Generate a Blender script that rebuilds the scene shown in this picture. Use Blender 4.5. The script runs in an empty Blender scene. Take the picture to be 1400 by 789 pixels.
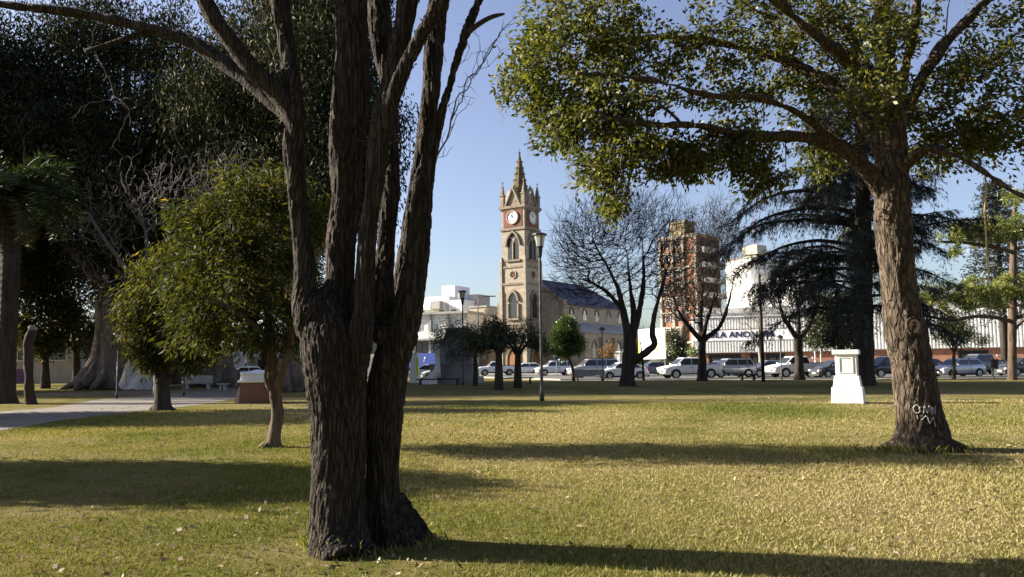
import bpy, math, random
import numpy as np
from mathutils import Vector, Matrix, noise

# ------------------------------------------------------------------ camera, light, exposure
S = bpy.context.scene
COL = S.collection
F = 1100.0                      # focal length in photo pixels (photo is 1400 x 789)
EYE = Vector((0, 0, 1.6))
PITCH = math.atan((495 - 394.5) / F)
ROLL = math.radians(0.7)
_cp, _sp, _cr, _sr = math.cos(PITCH), math.sin(PITCH), math.cos(ROLL), math.sin(ROLL)
C_F = Vector((0, _cp, _sp))
_u0 = Vector((0, -_sp, _cp)); _r0 = Vector((1, 0, 0))
C_R = _r0 * _cr - _u0 * _sr
C_U = _u0 * _cr + _r0 * _sr
cam_d = bpy.data.cameras.new('camera')
cam_d.sensor_width = 36.0
cam_d.lens = 36.0 * F / 1400.0
cam_d.clip_start = 0.05
cam_d.clip_end = 3000
cam = bpy.data.objects.new('camera', cam_d)
COL.objects.link(cam)
cam.matrix_world = Matrix(((C_R.x, C_U.x, -C_F.x, EYE.x), (C_R.y, C_U.y, -C_F.y, EYE.y),
                           (C_R.z, C_U.z, -C_F.z, EYE.z), (0, 0, 0, 1)))
S.camera = cam

SUN_EL = math.radians(23)
SUN_AZ = math.radians(13.0)      # beyond the picture plane, sun stands on the left
SUN_DIR = Vector((-math.cos(SUN_AZ) * math.cos(SUN_EL), math.sin(SUN_AZ) * math.cos(SUN_EL), math.sin(SUN_EL)))
W = bpy.data.worlds.new('World'); S.world = W
W.use_nodes = True
wn = W.node_tree.nodes; wl = W.node_tree.links
wn.clear()
wo = wn.new('ShaderNodeOutputWorld'); bg = wn.new('ShaderNodeBackground'); sky = wn.new('ShaderNodeTexSky')
sky.sky_type = 'NISHITA'; sky.sun_disc = False
sky.sun_elevation = SUN_EL
sky.sun_rotation = math.radians(270 + 13.0)
sky.altitude = 100; sky.air_density = 1.0; sky.dust_density = 1.5; sky.ozone_density = 3.0
bg.inputs['Strength'].default_value = 0.053
hsv = wn.new('ShaderNodeHueSaturation'); hsv.inputs['Saturation'].default_value = 0.84; hsv.inputs['Hue'].default_value = 0.515
hsv.inputs['Value'].default_value = 1.1
wl.new(sky.outputs[0], hsv.inputs['Color']); wl.new(hsv.outputs[0], bg.inputs[0]); wl.new(bg.outputs[0], wo.inputs[0])
sun_d = bpy.data.lights.new('sun', 'SUN'); sun_d.energy = 5.0; sun_d.angle = math.radians(0.5)
sun_d.color = (1.0, 0.91, 0.76)
sun = bpy.data.objects.new('sun', sun_d); COL.objects.link(sun)
sun.rotation_euler = SUN_DIR.to_track_quat('Z', 'Y').to_euler()
S.view_settings.view_transform = 'Standard'; S.view_settings.look = 'None'
S.view_settings.exposure = 1.8; S.view_settings.gamma = 1.0
S.view_settings.use_curve_mapping = False
S.cycles.max_bounces = 6; S.cycles.transparent_max_bounces = 8

# ------------------------------------------------------------------ helpers
RNG = np.random.default_rng(11)
random.seed(5)

def ray(px, py):
    return C_R * ((px - 700) / F) + C_U * ((394.5 - py) / F) + C_F
def P(px, py, Y):
    d = ray(px, py)
    return EYE + d * (Y / d.y)
def G(px, py, z=0.0):
    d = ray(px, py)
    return EYE + d * ((z - EYE.z) / d.z)
def Zat(px, py, Y):
    return P(px, py, Y).z

def tag(o, label=None, cat=None, group=None, kind=None):
    if label: o['label'] = label
    if cat: o['category'] = cat
    if group: o['group'] = group
    if kind: o['kind'] = kind
    return o
def thing(name, label, cat, loc=(0, 0, 0), rz=0.0, group=None, scale=1.0):
    o = bpy.data.objects.new(name, None); COL.objects.link(o)
    o.location = loc; o.rotation_euler = (0, 0, rz); o.scale = (scale,) * 3
    o.empty_display_size = 0.2
    return tag(o, label, cat, group)
def kids(o):
    return [c for c in COL.objects if c.parent == o]
def copy_tree(o, parent=None):
    c = o.copy(); COL.objects.link(c)
    if parent is not None: c.parent = parent
    for ch in kids(o): copy_tree(ch, c)
    return c
def dup(o, loc, rz, label, group=None, scale=None):
    c = copy_tree(o)
    c.location = loc; c.rotation_euler = (0, 0, rz); c['label'] = label
    if group: c['group'] = group
    if scale: c.scale = (scale,) * 3 if not isinstance(scale, tuple) else scale
    return c

def link_mesh(name, me, mat, parent=None, smooth=False):
    if mat: me.materials.append(mat)
    if smooth:
        me.polygons.foreach_set('use_smooth', np.ones(len(me.polygons), dtype=bool))
    o = bpy.data.objects.new(name, me); COL.objects.link(o)
    if parent is not None: o.parent = parent
    return o

class MB:
    def __init__(s):
        s.v = []; s.f = []
    def add(s, vs, fs, M=None):
        n = len(s.v)
        for p in vs:
            p = Vector(p)
            s.v.append(tuple(M @ p) if M is not None else tuple(p))
        s.f += [tuple(i + n for i in f) for f in fs]
        return s
    def box(s, c, d, M=None, rz=0.0, taper=1.0):
        x, y, z = d[0] / 2, d[1] / 2, d[2] / 2
        vs = []
        for k, t in ((-z, 1.0), (z, taper)):
            for a, b in ((-x, -y), (x, -y), (x, y), (-x, y)):
                vs.append(Vector((a * t, b * t, k)))
        R = Matrix.Translation(Vector(c)) @ Matrix.Rotation(rz, 4, 'Z')
        if M is not None: R = M @ R
        return s.add(vs, [(0, 3, 2, 1), (4, 5, 6, 7), (0, 1, 5, 4), (1, 2, 6, 5), (2, 3, 7, 6), (3, 0, 4, 7)], R)
    def prism(s, poly, y0, y1, M=None):     # poly in (x, z), extruded along y
        n = len(poly)
        vs = [(x, y0, z) for x, z in poly] + [(x, y1, z) for x, z in poly]
        fs = [tuple(range(n)), tuple(range(2 * n - 1, n - 1, -1))]
        fs += [(i, i + n, (i + 1) % n + n, (i + 1) % n) for i in range(n)]
        return s.add(vs, fs, M)
    def slab(s, poly, z0, z1, M=None):      # poly in (x, y), extruded along z
        n = len(poly)
        vs = [(x, y, z0) for x, y in poly] + [(x, y, z1) for x, y in poly]
        fs = [tuple(range(n - 1, -1, -1)), tuple(range(n, 2 * n))]
        fs += [(i, (i + 1) % n, (i + 1) % n + n, i + n) for i in range(n)]
        return s.add(vs, fs, M)
    def lathe(s, prof, n=12, M=None, a0=0.0, cap=True):   # prof (r, z)
        vs = []
        for r, z in prof:
            for k in range(n):
                a = a0 + 2 * math.pi * k / n
                vs.append((r * math.cos(a), r * math.sin(a), z))
        fs = []
        for j in range(len(prof) - 1):
            for k in range(n):
                k2 = (k + 1) % n
                fs.append((j * n + k, j * n + k2, (j + 1) * n + k2, (j + 1) * n + k))
        if cap:
            fs.append(tuple(range(n - 1, -1, -1)))
            m = (len(prof) - 1) * n
            fs.append(tuple(range(m, m + n)))
        return s.add(vs, fs, M)
    def tube(s, pts, rad, n=6, cap=True):
        V, Fq, c0, c1 = tube_np(np.array([tuple(p) for p in pts], float), np.array(rad, float) if hasattr(rad, '__len__') else np.full(len(pts), float(rad)), n)
        b = len(s.v)
        s.v += [tuple(p) for p in V]
        s.f += [tuple(int(i) + b for i in q) for q in Fq]
        if cap:
            s.f.append(tuple(int(i) + b for i in c0[::-1])); s.f.append(tuple(int(i) + b for i in c1))
        return s
    def build(s, name, mat, parent=None, smooth=False, bevel=0.0):
        me = bpy.data.meshes.new(name)
        me.from_pydata(s.v, [], s.f); me.update()
        o = link_mesh(name, me, mat, parent, smooth)
        if bevel:
            b = o.modifiers.new('bevel', 'BEVEL'); b.width = bevel; b.segments = 2; b.limit_method = 'ANGLE'
        return o

def tube_np(pts, rad, n=6):
    m = len(pts)
    t = np.empty_like(pts)
    t[1:-1] = pts[2:] - pts[:-2]; t[0] = pts[1] - pts[0]; t[-1] = pts[-1] - pts[-2]
    t /= np.linalg.norm(t, axis=1)[:, None] + 1e-9
    ref = np.array([0.0, 1.0, 0.0]) if abs(t[0][1]) < 0.8 else np.array([1.0, 0.0, 0.0])
    a = 2 * np.pi * np.arange(n) / n
    V = np.empty((m, n, 3))
    u = ref - t[0] * ref.dot(t[0]); u /= np.linalg.norm(u)
    for i in range(m):
        u = u - t[i] * u.dot(t[i]); u /= np.linalg.norm(u) + 1e-9
        w = np.cross(t[i], u)
        V[i] = pts[i] + rad[i] * (np.cos(a)[:, None] * u + np.sin(a)[:, None] * w)
    idx = np.arange(m * n).reshape(m, n)
    r = np.roll(idx, -1, axis=1)
    q = np.stack([idx[:-1], r[:-1], r[1:], idx[1:]], axis=-1).reshape(-1, 4)
    return V.reshape(-1, 3), q, idx[0], idx[-1]

class QM:                               # big quad meshes gathered with numpy
    def __init__(s):
        s.V = []; s.Q = []; s.T = []; s.n = 0
    def add(s, V, Q, tint=None):
        s.V.append(V); s.Q.append(np.asarray(Q) + s.n); s.n += len(V)
        s.T.append(np.full(len(V), 0.5) if tint is None else tint)
    def tube(s, pts, rad, n=5):
        V, q, a, b = tube_np(np.asarray(pts, float), np.asarray(rad, float), n)
        s.add(V, q)
    def mesh(s, name):
        me = bpy.data.meshes.new(name)
        if not s.V: return me
        V = np.concatenate(s.V); Q = np.concatenate(s.Q); k = Q.shape[1]
        me.vertices.add(len(V)); me.vertices.foreach_set('co', V.astype(np.float32).ravel())
        me.loops.add(Q.size); me.loops.foreach_set('vertex_index', Q.astype(np.int32).ravel())
        me.polygons.add(len(Q))
        me.polygons.foreach_set('loop_start', np.arange(0, Q.size, k, dtype=np.int32))
        me.polygons.foreach_set('loop_total', np.full(len(Q), k, dtype=np.int32))
        at = me.attributes.new('tint', 'FLOAT', 'POINT')
        at.data.foreach_set('value', np.concatenate(s.T).astype(np.float32))
        me.update(calc_edges=True)
        return me
    def build(s, name, mat, parent=None, smooth=False):
        return link_mesh(name, s.mesh(name), mat, parent, smooth)

def unit(a):
    return a / (np.linalg.norm(a, axis=-1, keepdims=True) + 1e-9)
def leaf_quads(qm, C, length, width, droop=0.3, tint=None, rng=RNG, fold=0.12, dirs=None):
    n = len(C)
    d = rng.normal(size=(n, 3)) if dirs is None else dirs + rng.normal(size=(n, 3)) * 0.25
    d = unit(d); d[:, 2] -= droop; d = unit(d)
    r = rng.normal(size=(n, 3)); r[:, 2] *= 0.5
    w = unit(np.cross(d, r)); nn = np.cross(d, w)
    L = (length * rng.uniform(0.7, 1.25, n))[:, None]; Wd = (width * rng.uniform(0.7, 1.25, n))[:, None]
    V = np.empty((n, 4, 3))
    V[:, 0] = C; V[:, 2] = C + d * L
    mid = C + d * L * 0.45 + nn * L * fold
    V[:, 1] = mid + w * Wd / 2; V[:, 3] = mid - w * Wd / 2
    t = rng.uniform(0, 1, n) if tint is None else tint
    qm.add(V.reshape(-1, 3), np.arange(n * 4).reshape(n, 4), np.repeat(t, 4))

def spline(pts, step):
    """Catmull-Rom through rows (x,y,z,r...), resampled about every step metres."""
    p = np.array(pts, float)
    p = np.vstack([2 * p[0] - p[1], p, 2 * p[-1] - p[-2]])
    out = []
    for i in range(1, len(p) - 2):
        L = np.linalg.norm(p[i + 1, :3] - p[i, :3]); k = max(2, int(math.ceil(L / step)))
        for j in range(k):
            t = j / k
            out.append(0.5 * (2 * p[i] + (p[i + 1] - p[i - 1]) * t + (2 * p[i - 1] - 5 * p[i] + 4 * p[i + 1] - p[i + 2]) * t * t
                              + (3 * p[i] - p[i - 1] - 3 * p[i + 1] + p[i + 2]) * t ** 3))
    out.append(p[-2])
    return np.array(out)
def stem(rows, Y, step=0.08):
    """rows (px, py, width px, dY) -> resampled x,y,z,r in metres"""
    o = []
    for px, py, w, dy in rows:
        q = P(px, py, Y + dy); o.append((q.x, q.y, q.z, w / 2 * (Y + dy) / F))
    return spline(o, step)

# ------------------------------------------------------------------ branch graph
class Graph:
    def __init__(s):
        s.p = []; s.par = []; s.pl = []; s.fix = []; s.chains = []
    def stem(s, xyzr, attach=None):
        """explicit limb: rows x,y,z,r ; attach = index of node to hang from"""
        ch = [] if attach is None else [attach]
        for row in xyzr:
            par = ch[-1] if ch else -1
            s.p.append(np.array(row[:3])); s.par.append(par); s.fix.append(row[3])
            s.pl.append(0 if par < 0 else s.pl[par] + np.linalg.norm(s.p[-1] - s.p[par]))
            ch.append(len(s.p) - 1)
        return ch
    def nearest(s, q):
        A = np.array(s.p); return int(np.argmin(np.linalg.norm(A - np.array(q), axis=1)))
    def grow(s, targets, alpha=0.35, step=0.4, jit=0.04, up=0.0, bend=0.35, zpen=0.0, zmin=-1e9, maxd=1e9):
        n0 = len(s.p); cap = n0 + 60 * len(targets) + 10
        A = np.empty((cap, 3)); A[:n0] = np.array(s.p); PL = np.empty(cap); PL[:n0] = s.pl
        n = n0
        for t in targets:
            d = np.linalg.norm(A[:n] - t, axis=1)
            cost = d + alpha * PL[:n] + zpen * np.maximum(0, A[:n, 2] - t[2]) + 50 * (A[:n, 2] < zmin)
            i = int(np.argmin(cost)); L = d[i]
            if L < 0.03 or L > maxd: continue
            p0 = A[i]; pr = s.par[i]
            dr = unit(p0 - A[pr]) if pr >= 0 else np.array([0, 0, 1.0])
            c = p0 + (dr * bend + np.array([0, 0, up])) * L
            k = max(2, int(math.ceil(L / step))); ch = [i]
            if n + k >= cap: break
            for j in range(1, k + 1):
                f = j / k
                q = (1 - f) ** 2 * p0 + 2 * f * (1 - f) * c + f * f * t
                if j < k: q = q + RNG.normal(size=3) * jit * min(1.0, L)
                s.p.append(q); s.par.append(ch[-1]); s.fix.append(None)
                s.pl.append(s.pl[ch[-1]] + np.linalg.norm(q - s.p[ch[-1]]))
                A[n] = q; PL[n] = s.pl[-1]; ch.append(n); n += 1
            s.chains.append(ch)
    def radii(s, rtip, expo=0.45, rmax=1e9):
        n = len(s.p); cnt = np.zeros(n); haschild = np.zeros(n, bool)
        for i in range(n):
            if s.par[i] >= 0: haschild[s.par[i]] = True
        cnt[~haschild] = 1
        for i in range(n - 1, -1, -1):
            if s.par[i] >= 0: cnt[s.par[i]] += cnt[i]
        r = np.minimum(rtip * np.maximum(cnt, 1) ** expo, rmax)
        for i in range(n):
            if s.fix[i] is not None: r[i] = s.fix[i]
            elif s.par[i] >= 0: r[i] = min(r[i], r[s.par[i]] * 0.92)
        return r
    def emit(s, qm, r, sides=5, thin=3, tmin=0.012):
        p = np.array(s.p)
        for ch in s.chains:
            pts = p[ch]; rr = r[ch].copy()
            rr[0] = min(rr[0], rr[1] * 1.25); rr[-1] *= 0.5
            m = sides if rr[1] > 0.05 else (4 if rr[1] > tmin else thin)
            qm.tube(pts, rr, m)

def ellipsoid_points(lobes, n, shell=0.55, rng=RNG):
    """lobes: (x,y,z,rx,ry,rz,weight)"""
    L = np.array(lobes, float); w = L[:, 6] / L[:, 6].sum()
    k = rng.choice(len(L), n, p=w)
    d = unit(rng.normal(size=(n, 3))); r = rng.uniform(0, 1, n) ** shell
    return L[k, :3] + d * L[k, 3:6] * r[:, None]
def px_lobes(rows, Y):
    """rows (px,py,rx,ry,dY,rY m,weight)"""
    o = []
    for px, py, rx, ry, dy, rY, w in rows:
        q = P(px, py, Y + dy); m = (Y + dy) / F
        o.append((q.x, q.y, q.z, rx * m, rY, ry * m, w))
    return o

# ------------------------------------------------------------------ materials
def new_mat(name):
    m = bpy.data.materials.new(name); m.use_nodes = True
    nt = m.node_tree; b = nt.nodes['Principled BSDF']
    return m, nt, b
def ramp(nt, fac, stops, interp='LINEAR'):
    r = nt.nodes.new('ShaderNodeValToRGB'); r.color_ramp.interpolation = interp
    e = r.color_ramp.elements
    while len(e) < len(stops): e.new(0.5)
    for i, (p, c) in enumerate(stops):
        e[i].position = p; e[i].color = (*c, 1)
    nt.links.new(fac, r.inputs[0]); return r.outputs[0]
def coords(nt, scale=(1, 1, 1), kind='Object'):
    tc = nt.nodes.new('ShaderNodeTexCoord'); mp = nt.nodes.new('ShaderNodeMapping')
    mp.inputs['Scale'].default_value = scale
    nt.links.new(tc.outputs[kind], mp.inputs[0]); return mp.outputs[0]
def ntex(nt, vec, scale, detail=4, rough=0.55, dist=0.0):
    t = nt.nodes.new('ShaderNodeTexNoise'); t.inputs['Scale'].default_value = scale
    t.inputs['Detail'].default_value = detail; t.inputs['Roughness'].default_value = rough
    t.inputs['Distortion'].default_value = dist
    nt.links.new(vec, t.inputs['Vector']); return t.outputs['Fac']
def bump(nt, b, h, strength=0.4, dist=0.02):
    n = nt.nodes.new('ShaderNodeBump'); n.inputs['Strength'].default_value = strength
    n.inputs['Distance'].default_value = dist
    nt.links.new(h, n.inputs['Height']); nt.links.new(n.outputs[0], b.inputs['Normal'])
def mixc(nt, fac, a, c, mode='MIX'):
    m = nt.nodes.new('ShaderNodeMix'); m.data_type = 'RGBA'; m.blend_type = mode
    for sock, val in ((m.inputs[0], fac), (m.inputs[6], a), (m.inputs[7], c)):
        if isinstance(val, (int, float)): sock.default_value = val
        elif isinstance(val, tuple): sock.default_value = (*val, 1)
        else: nt.links.new(val, sock)
    return m.outputs[2]

def mat_noise(name, c1, c2, scale=3.0, rough=0.85, stretch=(1, 1, 1), bmp=0.0, bdist=0.02, spec=0.3, detail=5):
    m, nt, b = new_mat(name)
    v = coords(nt, stretch)
    n = ntex(nt, v, scale, detail)
    nt.links.new(ramp(nt, n, [(0.3, c1), (0.7, c2)]), b.inputs['Base Color'])
    b.inputs['Roughness'].default_value = rough; b.inputs['Specular IOR Level'].default_value = spec
    if bmp: bump(nt, b, n, bmp, bdist)
    return m
def mat_plain(name, c, rough=0.6, metal=0.0, spec=0.4, coat=0.0):
    return_m = mat_noise(name, tuple(x * 0.92 for x in c), tuple(min(1, x * 1.06) for x in c), 4.0, rough, spec=spec)
    b = return_m.node_tree.nodes['Principled BSDF']
    b.inputs['Metallic'].default_value = metal; b.inputs['Coat Weight'].default_value = coat
    return return_m
def mat_bark(name, dark, light, scale=9, stretch=(1, 1, 0.16), bmp=0.9, bdist=0.03, crack=0):
    m, nt, b = new_mat(name)
    v = coords(nt, stretch)
    n1 = ntex(nt, v, scale, 8, 0.65, 0.4)
    n2 = ntex(nt, coords(nt), 1.7, 3)
    base = ramp(nt, n1, [(0.35, dark), (0.62, light)])
    c = mixc(nt, n2, base, tuple(x * 0.75 for x in light), 'MIX')
    c2 = mixc(nt, 0.5, base, c)
    if crack:
        vo = nt.nodes.new('ShaderNodeTexVoronoi'); vo.feature = 'DISTANCE_TO_EDGE'; vo.inputs['Scale'].default_value = crack
        wv = nt.nodes.new('ShaderNodeVectorMath'); wv.operation = 'ADD'
        nz = nt.nodes.new('ShaderNodeTexNoise'); nz.inputs['Scale'].default_value = 5.0; nt.links.new(v, nz.inputs['Vector'])
        sc = nt.nodes.new('ShaderNodeVectorMath'); sc.operation = 'SCALE'; sc.inputs[3].default_value = 0.22
        nt.links.new(nz.outputs['Color'], sc.inputs[0]); nt.links.new(v, wv.inputs[0]); nt.links.new(sc.outputs[0], wv.inputs[1])
        nt.links.new(wv.outputs[0], vo.inputs['Vector'])
        cr = ramp(nt, vo.outputs['Distance'], [(0.0, (0.0, 0.0, 0.0)), (0.16, (1.0, 1.0, 1.0))])
        c2 = mixc(nt, cr, tuple(x * 0.6 + y * 0.22 for x, y in zip(dark, light)), c2)
        mm = nt.nodes.new('ShaderNodeMath'); mm.operation = 'MULTIPLY_ADD'; mm.inputs[1].default_value = 0.7
        nt.links.new(cr, mm.inputs[0]); nt.links.new(n1, mm.inputs[2]); n1 = mm.outputs[0]
    nt.links.new(c2, b.inputs['Base Color'])
    b.inputs['Roughness'].default_value = 0.95; b.inputs['Specular IOR Level'].default_value = 0.15
    bump(nt, b, n1, bmp, bdist)
    return m
def mat_leaf(name, stops, trans=0.35, gloss=0.08, rough=0.45):
    m = bpy.data.materials.new(name); m.use_nodes = True
    nt = m.node_tree; nt.nodes.clear()
    out = nt.nodes.new('ShaderNodeOutputMaterial')
    at = nt.nodes.new('ShaderNodeAttribute'); at.attribute_name = 'tint'
    col = ramp(nt, at.outputs['Fac'], stops)
    d = nt.nodes.new('ShaderNodeBsdfDiffuse'); t = nt.nodes.new('ShaderNodeBsdfTranslucent'); g = nt.nodes.new('ShaderNodeBsdfGlossy')
    g.inputs['Roughness'].default_value = rough
    nt.links.new(col, d.inputs[0]); nt.links.new(mixc(nt, 1.0, col, (1.0, 1.0, 0.45), 'MULTIPLY'), t.inputs[0])
    m1 = nt.nodes.new('ShaderNodeMixShader'); m1.inputs[0].default_value = trans
    m2 = nt.nodes.new('ShaderNodeMixShader'); m2.inputs[0].default_value = gloss
    nt.links.new(d.outputs[0], m1.inputs[1]); nt.links.new(t.outputs[0], m1.inputs[2])
    nt.links.new(m1.outputs[0], m2.inputs[1]); nt.links.new(g.outputs[0], m2.inputs[2])
    nt.links.new(m2.outputs[0], out.inputs[0])
    return m
def mat_brick(name, c1, c2, mortar, scale=1.0, bw=0.25, bh=0.075, kind='Object', rot=None):
    m, nt, b = new_mat(name)
    tc = nt.nodes.new('ShaderNodeTexCoord')
    sx = nt.nodes.new('ShaderNodeSeparateXYZ'); nt.links.new(tc.outputs[kind], sx.inputs[0])
    ad = nt.nodes.new('ShaderNodeMath'); ad.operation = 'ADD'
    nt.links.new(sx.outputs[0], ad.inputs[0]); nt.links.new(sx.outputs[1], ad.inputs[1])
    cx = nt.nodes.new('ShaderNodeCombineXYZ'); nt.links.new(ad.outputs[0], cx.inputs[0]); nt.links.new(sx.outputs[2], cx.inputs[1])
    t = nt.nodes.new('ShaderNodeTexBrick')
    t.inputs['Scale'].default_value = scale; t.inputs['Brick Width'].default_value = bw; t.inputs['Row Height'].default_value = bh
    t.inputs['Mortar Size'].default_value = 0.008
    t.inputs['Color1'].default_value = (*c1, 1); t.inputs['Color2'].default_value = (*c2, 1); t.inputs['Mortar'].default_value = (*mortar, 1)
    nt.links.new(cx.outputs[0], t.inputs['Vector'])
    n = ntex(nt, coords(nt), 2.0, 4)
    c = mixc(nt, 0.4, t.outputs['Color'], ramp(nt, n, [(0.3, tuple(x * 0.6 for x in c1)), (0.7, c2)]))
    nt.links.new(c, b.inputs['Base Color']); b.inputs['Roughness'].default_value = 0.9
    bump(nt, b, t.outputs['Fac'], -0.3, 0.01)
    return m

M = {}
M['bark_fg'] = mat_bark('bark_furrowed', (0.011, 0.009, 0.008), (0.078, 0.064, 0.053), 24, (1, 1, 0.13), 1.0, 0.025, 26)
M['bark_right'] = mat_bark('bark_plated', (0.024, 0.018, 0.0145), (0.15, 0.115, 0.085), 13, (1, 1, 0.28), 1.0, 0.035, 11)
M['bark_dark'] = mat_bark('bark_dark', (0.02, 0.016, 0.013), (0.07, 0.055, 0.045), 6)
M['bark_brown'] = mat_bark('bark_brown', (0.03, 0.022, 0.017), (0.16, 0.115, 0.085), 10)
M['bark_euc'] = mat_bark('bark_eucalyptus', (0.05, 0.036, 0.028), (0.24, 0.19, 0.15), 1.6, (1, 1, 0.12), 0.8, 0.15)
M['bark_white'] = mat_bark('bark_white', (0.35, 0.31, 0.27), (0.62, 0.58, 0.53), 1.2, (1, 1, 0.2), 0.4, 0.1)
M['twig_grey'] = mat_noise('twig_grey', (0.06, 0.05, 0.048), (0.14, 0.118, 0.112), 5)
M['twig_pale'] = mat_noise('twig_pale', (0.16, 0.14, 0.12), (0.30, 0.27, 0.22), 5)
M['cut_wood'] = mat_noise('cut_wood', (0.24, 0.18, 0.12), (0.42, 0.33, 0.23), 14, bmp=0.3)
M['leaf_right'] = mat_leaf('leaf_camphor', [(0, (0.024, 0.036, 0.009)), (0.5, (0.082, 0.094, 0.020)), (0.85, (0.185, 0.17, 0.038)), (1, (0.30, 0.22, 0.09))], 0.5, 0.02)
M['leaf_small'] = mat_leaf('leaf_olive', [(0, (0.016, 0.023, 0.007)), (0.5, (0.046, 0.052, 0.012)), (0.95, (0.135, 0.12, 0.022)), (1, (0.32, 0.19, 0.03))], 0.5, 0.015, 0.55)
M['leaf_euc'] = mat_leaf('leaf_eucalyptus', [(0, (0.013, 0.017, 0.010)), (0.6, (0.034, 0.04, 0.019)), (1, (0.11, 0.105, 0.045))], 0.15, 0.01)
M['leaf_bright'] = mat_leaf('leaf_bright', [(0, (0.05, 0.09, 0.015)), (0.6, (0.10, 0.17, 0.03)), (1, (0.17, 0.22, 0.05))], 0.4, 0.06)
M['leaf_dark'] = mat_leaf('leaf_dark', [(0, (0.022, 0.03, 0.014)), (0.7, (0.05, 0.062, 0.024)), (1, (0.10, 0.115, 0.04))], 0.25, 0.05)
M['leaf_rust'] = mat_leaf('leaf_rust', [(0, (0.10, 0.05, 0.02)), (0.6, (0.22, 0.12, 0.05)), (1, (0.3, 0.2, 0.08))], 0.3, 0.02)
M['needle_dark'] = mat_leaf('needle_dark', [(0, (0.012, 0.017, 0.014)), (1, (0.035, 0.045, 0.032))], 0.15, 0.04)
M['needle_pine'] = mat_leaf('needle_pine', [(0, (0.075, 0.10, 0.018)), (0.6, (0.17, 0.20, 0.032)), (1, (0.29, 0.29, 0.06))], 0.4, 0.05)
M['palm_leaf'] = mat_leaf('palm_leaf', [(0, (0.015, 0.026, 0.009)), (0.7, (0.035, 0.055, 0.017)), (1, (0.08, 0.105, 0.035))], 0.25, 0.03)
M['palm_dead'] = mat_leaf('palm_dead', [(0, (0.08, 0.055, 0.03)), (1, (0.2, 0.14, 0.08))], 0.25, 0.02)
M['stone'] = mat_brick('church_stone', (0.28, 0.235, 0.18), (0.38, 0.325, 0.25), (0.2, 0.165, 0.125), 1, 0.95, 0.42)
M['stone_dark'] = mat_noise('church_trim', (0.15, 0.12, 0.09), (0.30, 0.245, 0.18), 1.4, 0.9, bmp=0.2)
M['spire'] = mat_noise('spire_lichen', (0.07, 0.055, 0.03), (0.16, 0.125, 0.06), 1.1, 0.95, bmp=0.2)
M['slate'] = mat_brick('slate_roof', (0.045, 0.055, 0.095), (0.07, 0.08, 0.125), (0.03, 0.035, 0.05), 1, 0.4, 0.25)
M['brick_red'] = mat_noise('clock_brick', (0.15, 0.06, 0.045), (0.22, 0.095, 0.07), 6, 0.9)
M['brick'] = mat_brick('red_brick', (0.30, 0.11, 0.06), (0.38, 0.16, 0.09), (0.3, 0.25, 0.2))
M['brick_old'] = mat_brick('old_brick', (0.14, 0.07, 0.05), (0.2, 0.1, 0.07), (0.16, 0.13, 0.11))
M['white'] = mat_noise('white_paint', (0.74, 0.74, 0.73), (0.82, 0.82, 0.81), 2.5, 0.7)
M['white_worn'] = mat_noise('weathered_white_paint', (0.64, 0.63, 0.60), (0.82, 0.815, 0.80), 3.5, 0.8, (1, 1, 0.35), bmp=0.12)
M['plaster'] = mat_noise('white_plaster', (0.62, 0.61, 0.58), (0.76, 0.75, 0.72), 0.6, 0.9)
M['plaster_grey'] = mat_noise('grey_plaster', (0.30, 0.29, 0.28), (0.42, 0.41, 0.39), 0.5, 0.9)
M['plaster_beige'] = mat_noise('beige_plaster', (0.38, 0.33, 0.27), (0.5, 0.44, 0.36), 0.5, 0.9)
M['concrete'] = mat_noise('concrete', (0.30, 0.27, 0.22), (0.48, 0.44, 0.37), 1.1, 0.9, (1, 1, 0.25))
M['mossy'] = mat_noise('mossy_concrete', (0.13, 0.11, 0.06), (0.32, 0.27, 0.16), 0.6, 0.9)
M['clad'] = mat_noise('white_metal_cladding', (0.66, 0.66, 0.64), (0.78, 0.78, 0.77), 0.5, 0.5)
M['roof_grey'] = mat_noise('grey_metal_roof', (0.22, 0.22, 0.22), (0.34, 0.34, 0.33), 0.4, 0.7)
M['glass'] = mat_plain('window_glass', (0.03, 0.035, 0.04), 0.12, spec=0.6)
M['dark'] = mat_plain('dark_interior', (0.02, 0.02, 0.022), 0.8)
M['iron'] = mat_plain('black_iron', (0.025, 0.025, 0.027), 0.5)
M['pole_grey'] = mat_plain('grey_pole', (0.065, 0.062, 0.06), 0.5)
M['frost'] = mat_plain('lamp_glass', (0.6, 0.6, 0.58), 0.25)
M['navy'] = mat_plain('navy_letters', (0.02, 0.024, 0.07), 0.6)
M['blue'] = mat_plain('blue_paint', (0.02, 0.06, 0.33), 0.55)
M['yellow'] = mat_plain('yellow_paint', (0.75, 0.45, 0.05), 0.6)
M['lime'] = mat_plain('lime_sign', (0.65, 0.75, 0.05), 0.6)
M['wood_door'] = mat_noise('wood_door', (0.16, 0.07, 0.03), (0.26, 0.12, 0.05), 3, 0.7, (6, 6, 0.5))
M['statue_stone'] = mat_noise('monument_stone', (0.17, 0.165, 0.17), (0.27, 0.265, 0.265), 0.8, 0.85)
M['tyre'] = mat_plain('tyre_rubber', (0.02, 0.02, 0.02), 0.85)
M['rim'] = mat_plain('alloy_rim', (0.42, 0.42, 0.43), 0.35, 0.7)
M['lamp_white'] = mat_plain('headlamp_glass', (0.7, 0.72, 0.75), 0.1, spec=0.8)
M['lamp_red'] = mat_plain('tail_lamp', (0.35, 0.02, 0.02), 0.2)
M['plastic'] = mat_plain('black_plastic', (0.025, 0.025, 0.026), 0.6)
M['car_white'] = mat_plain('white_car_paint', (0.76, 0.77, 0.78), 0.3, coat=0.6)
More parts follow.
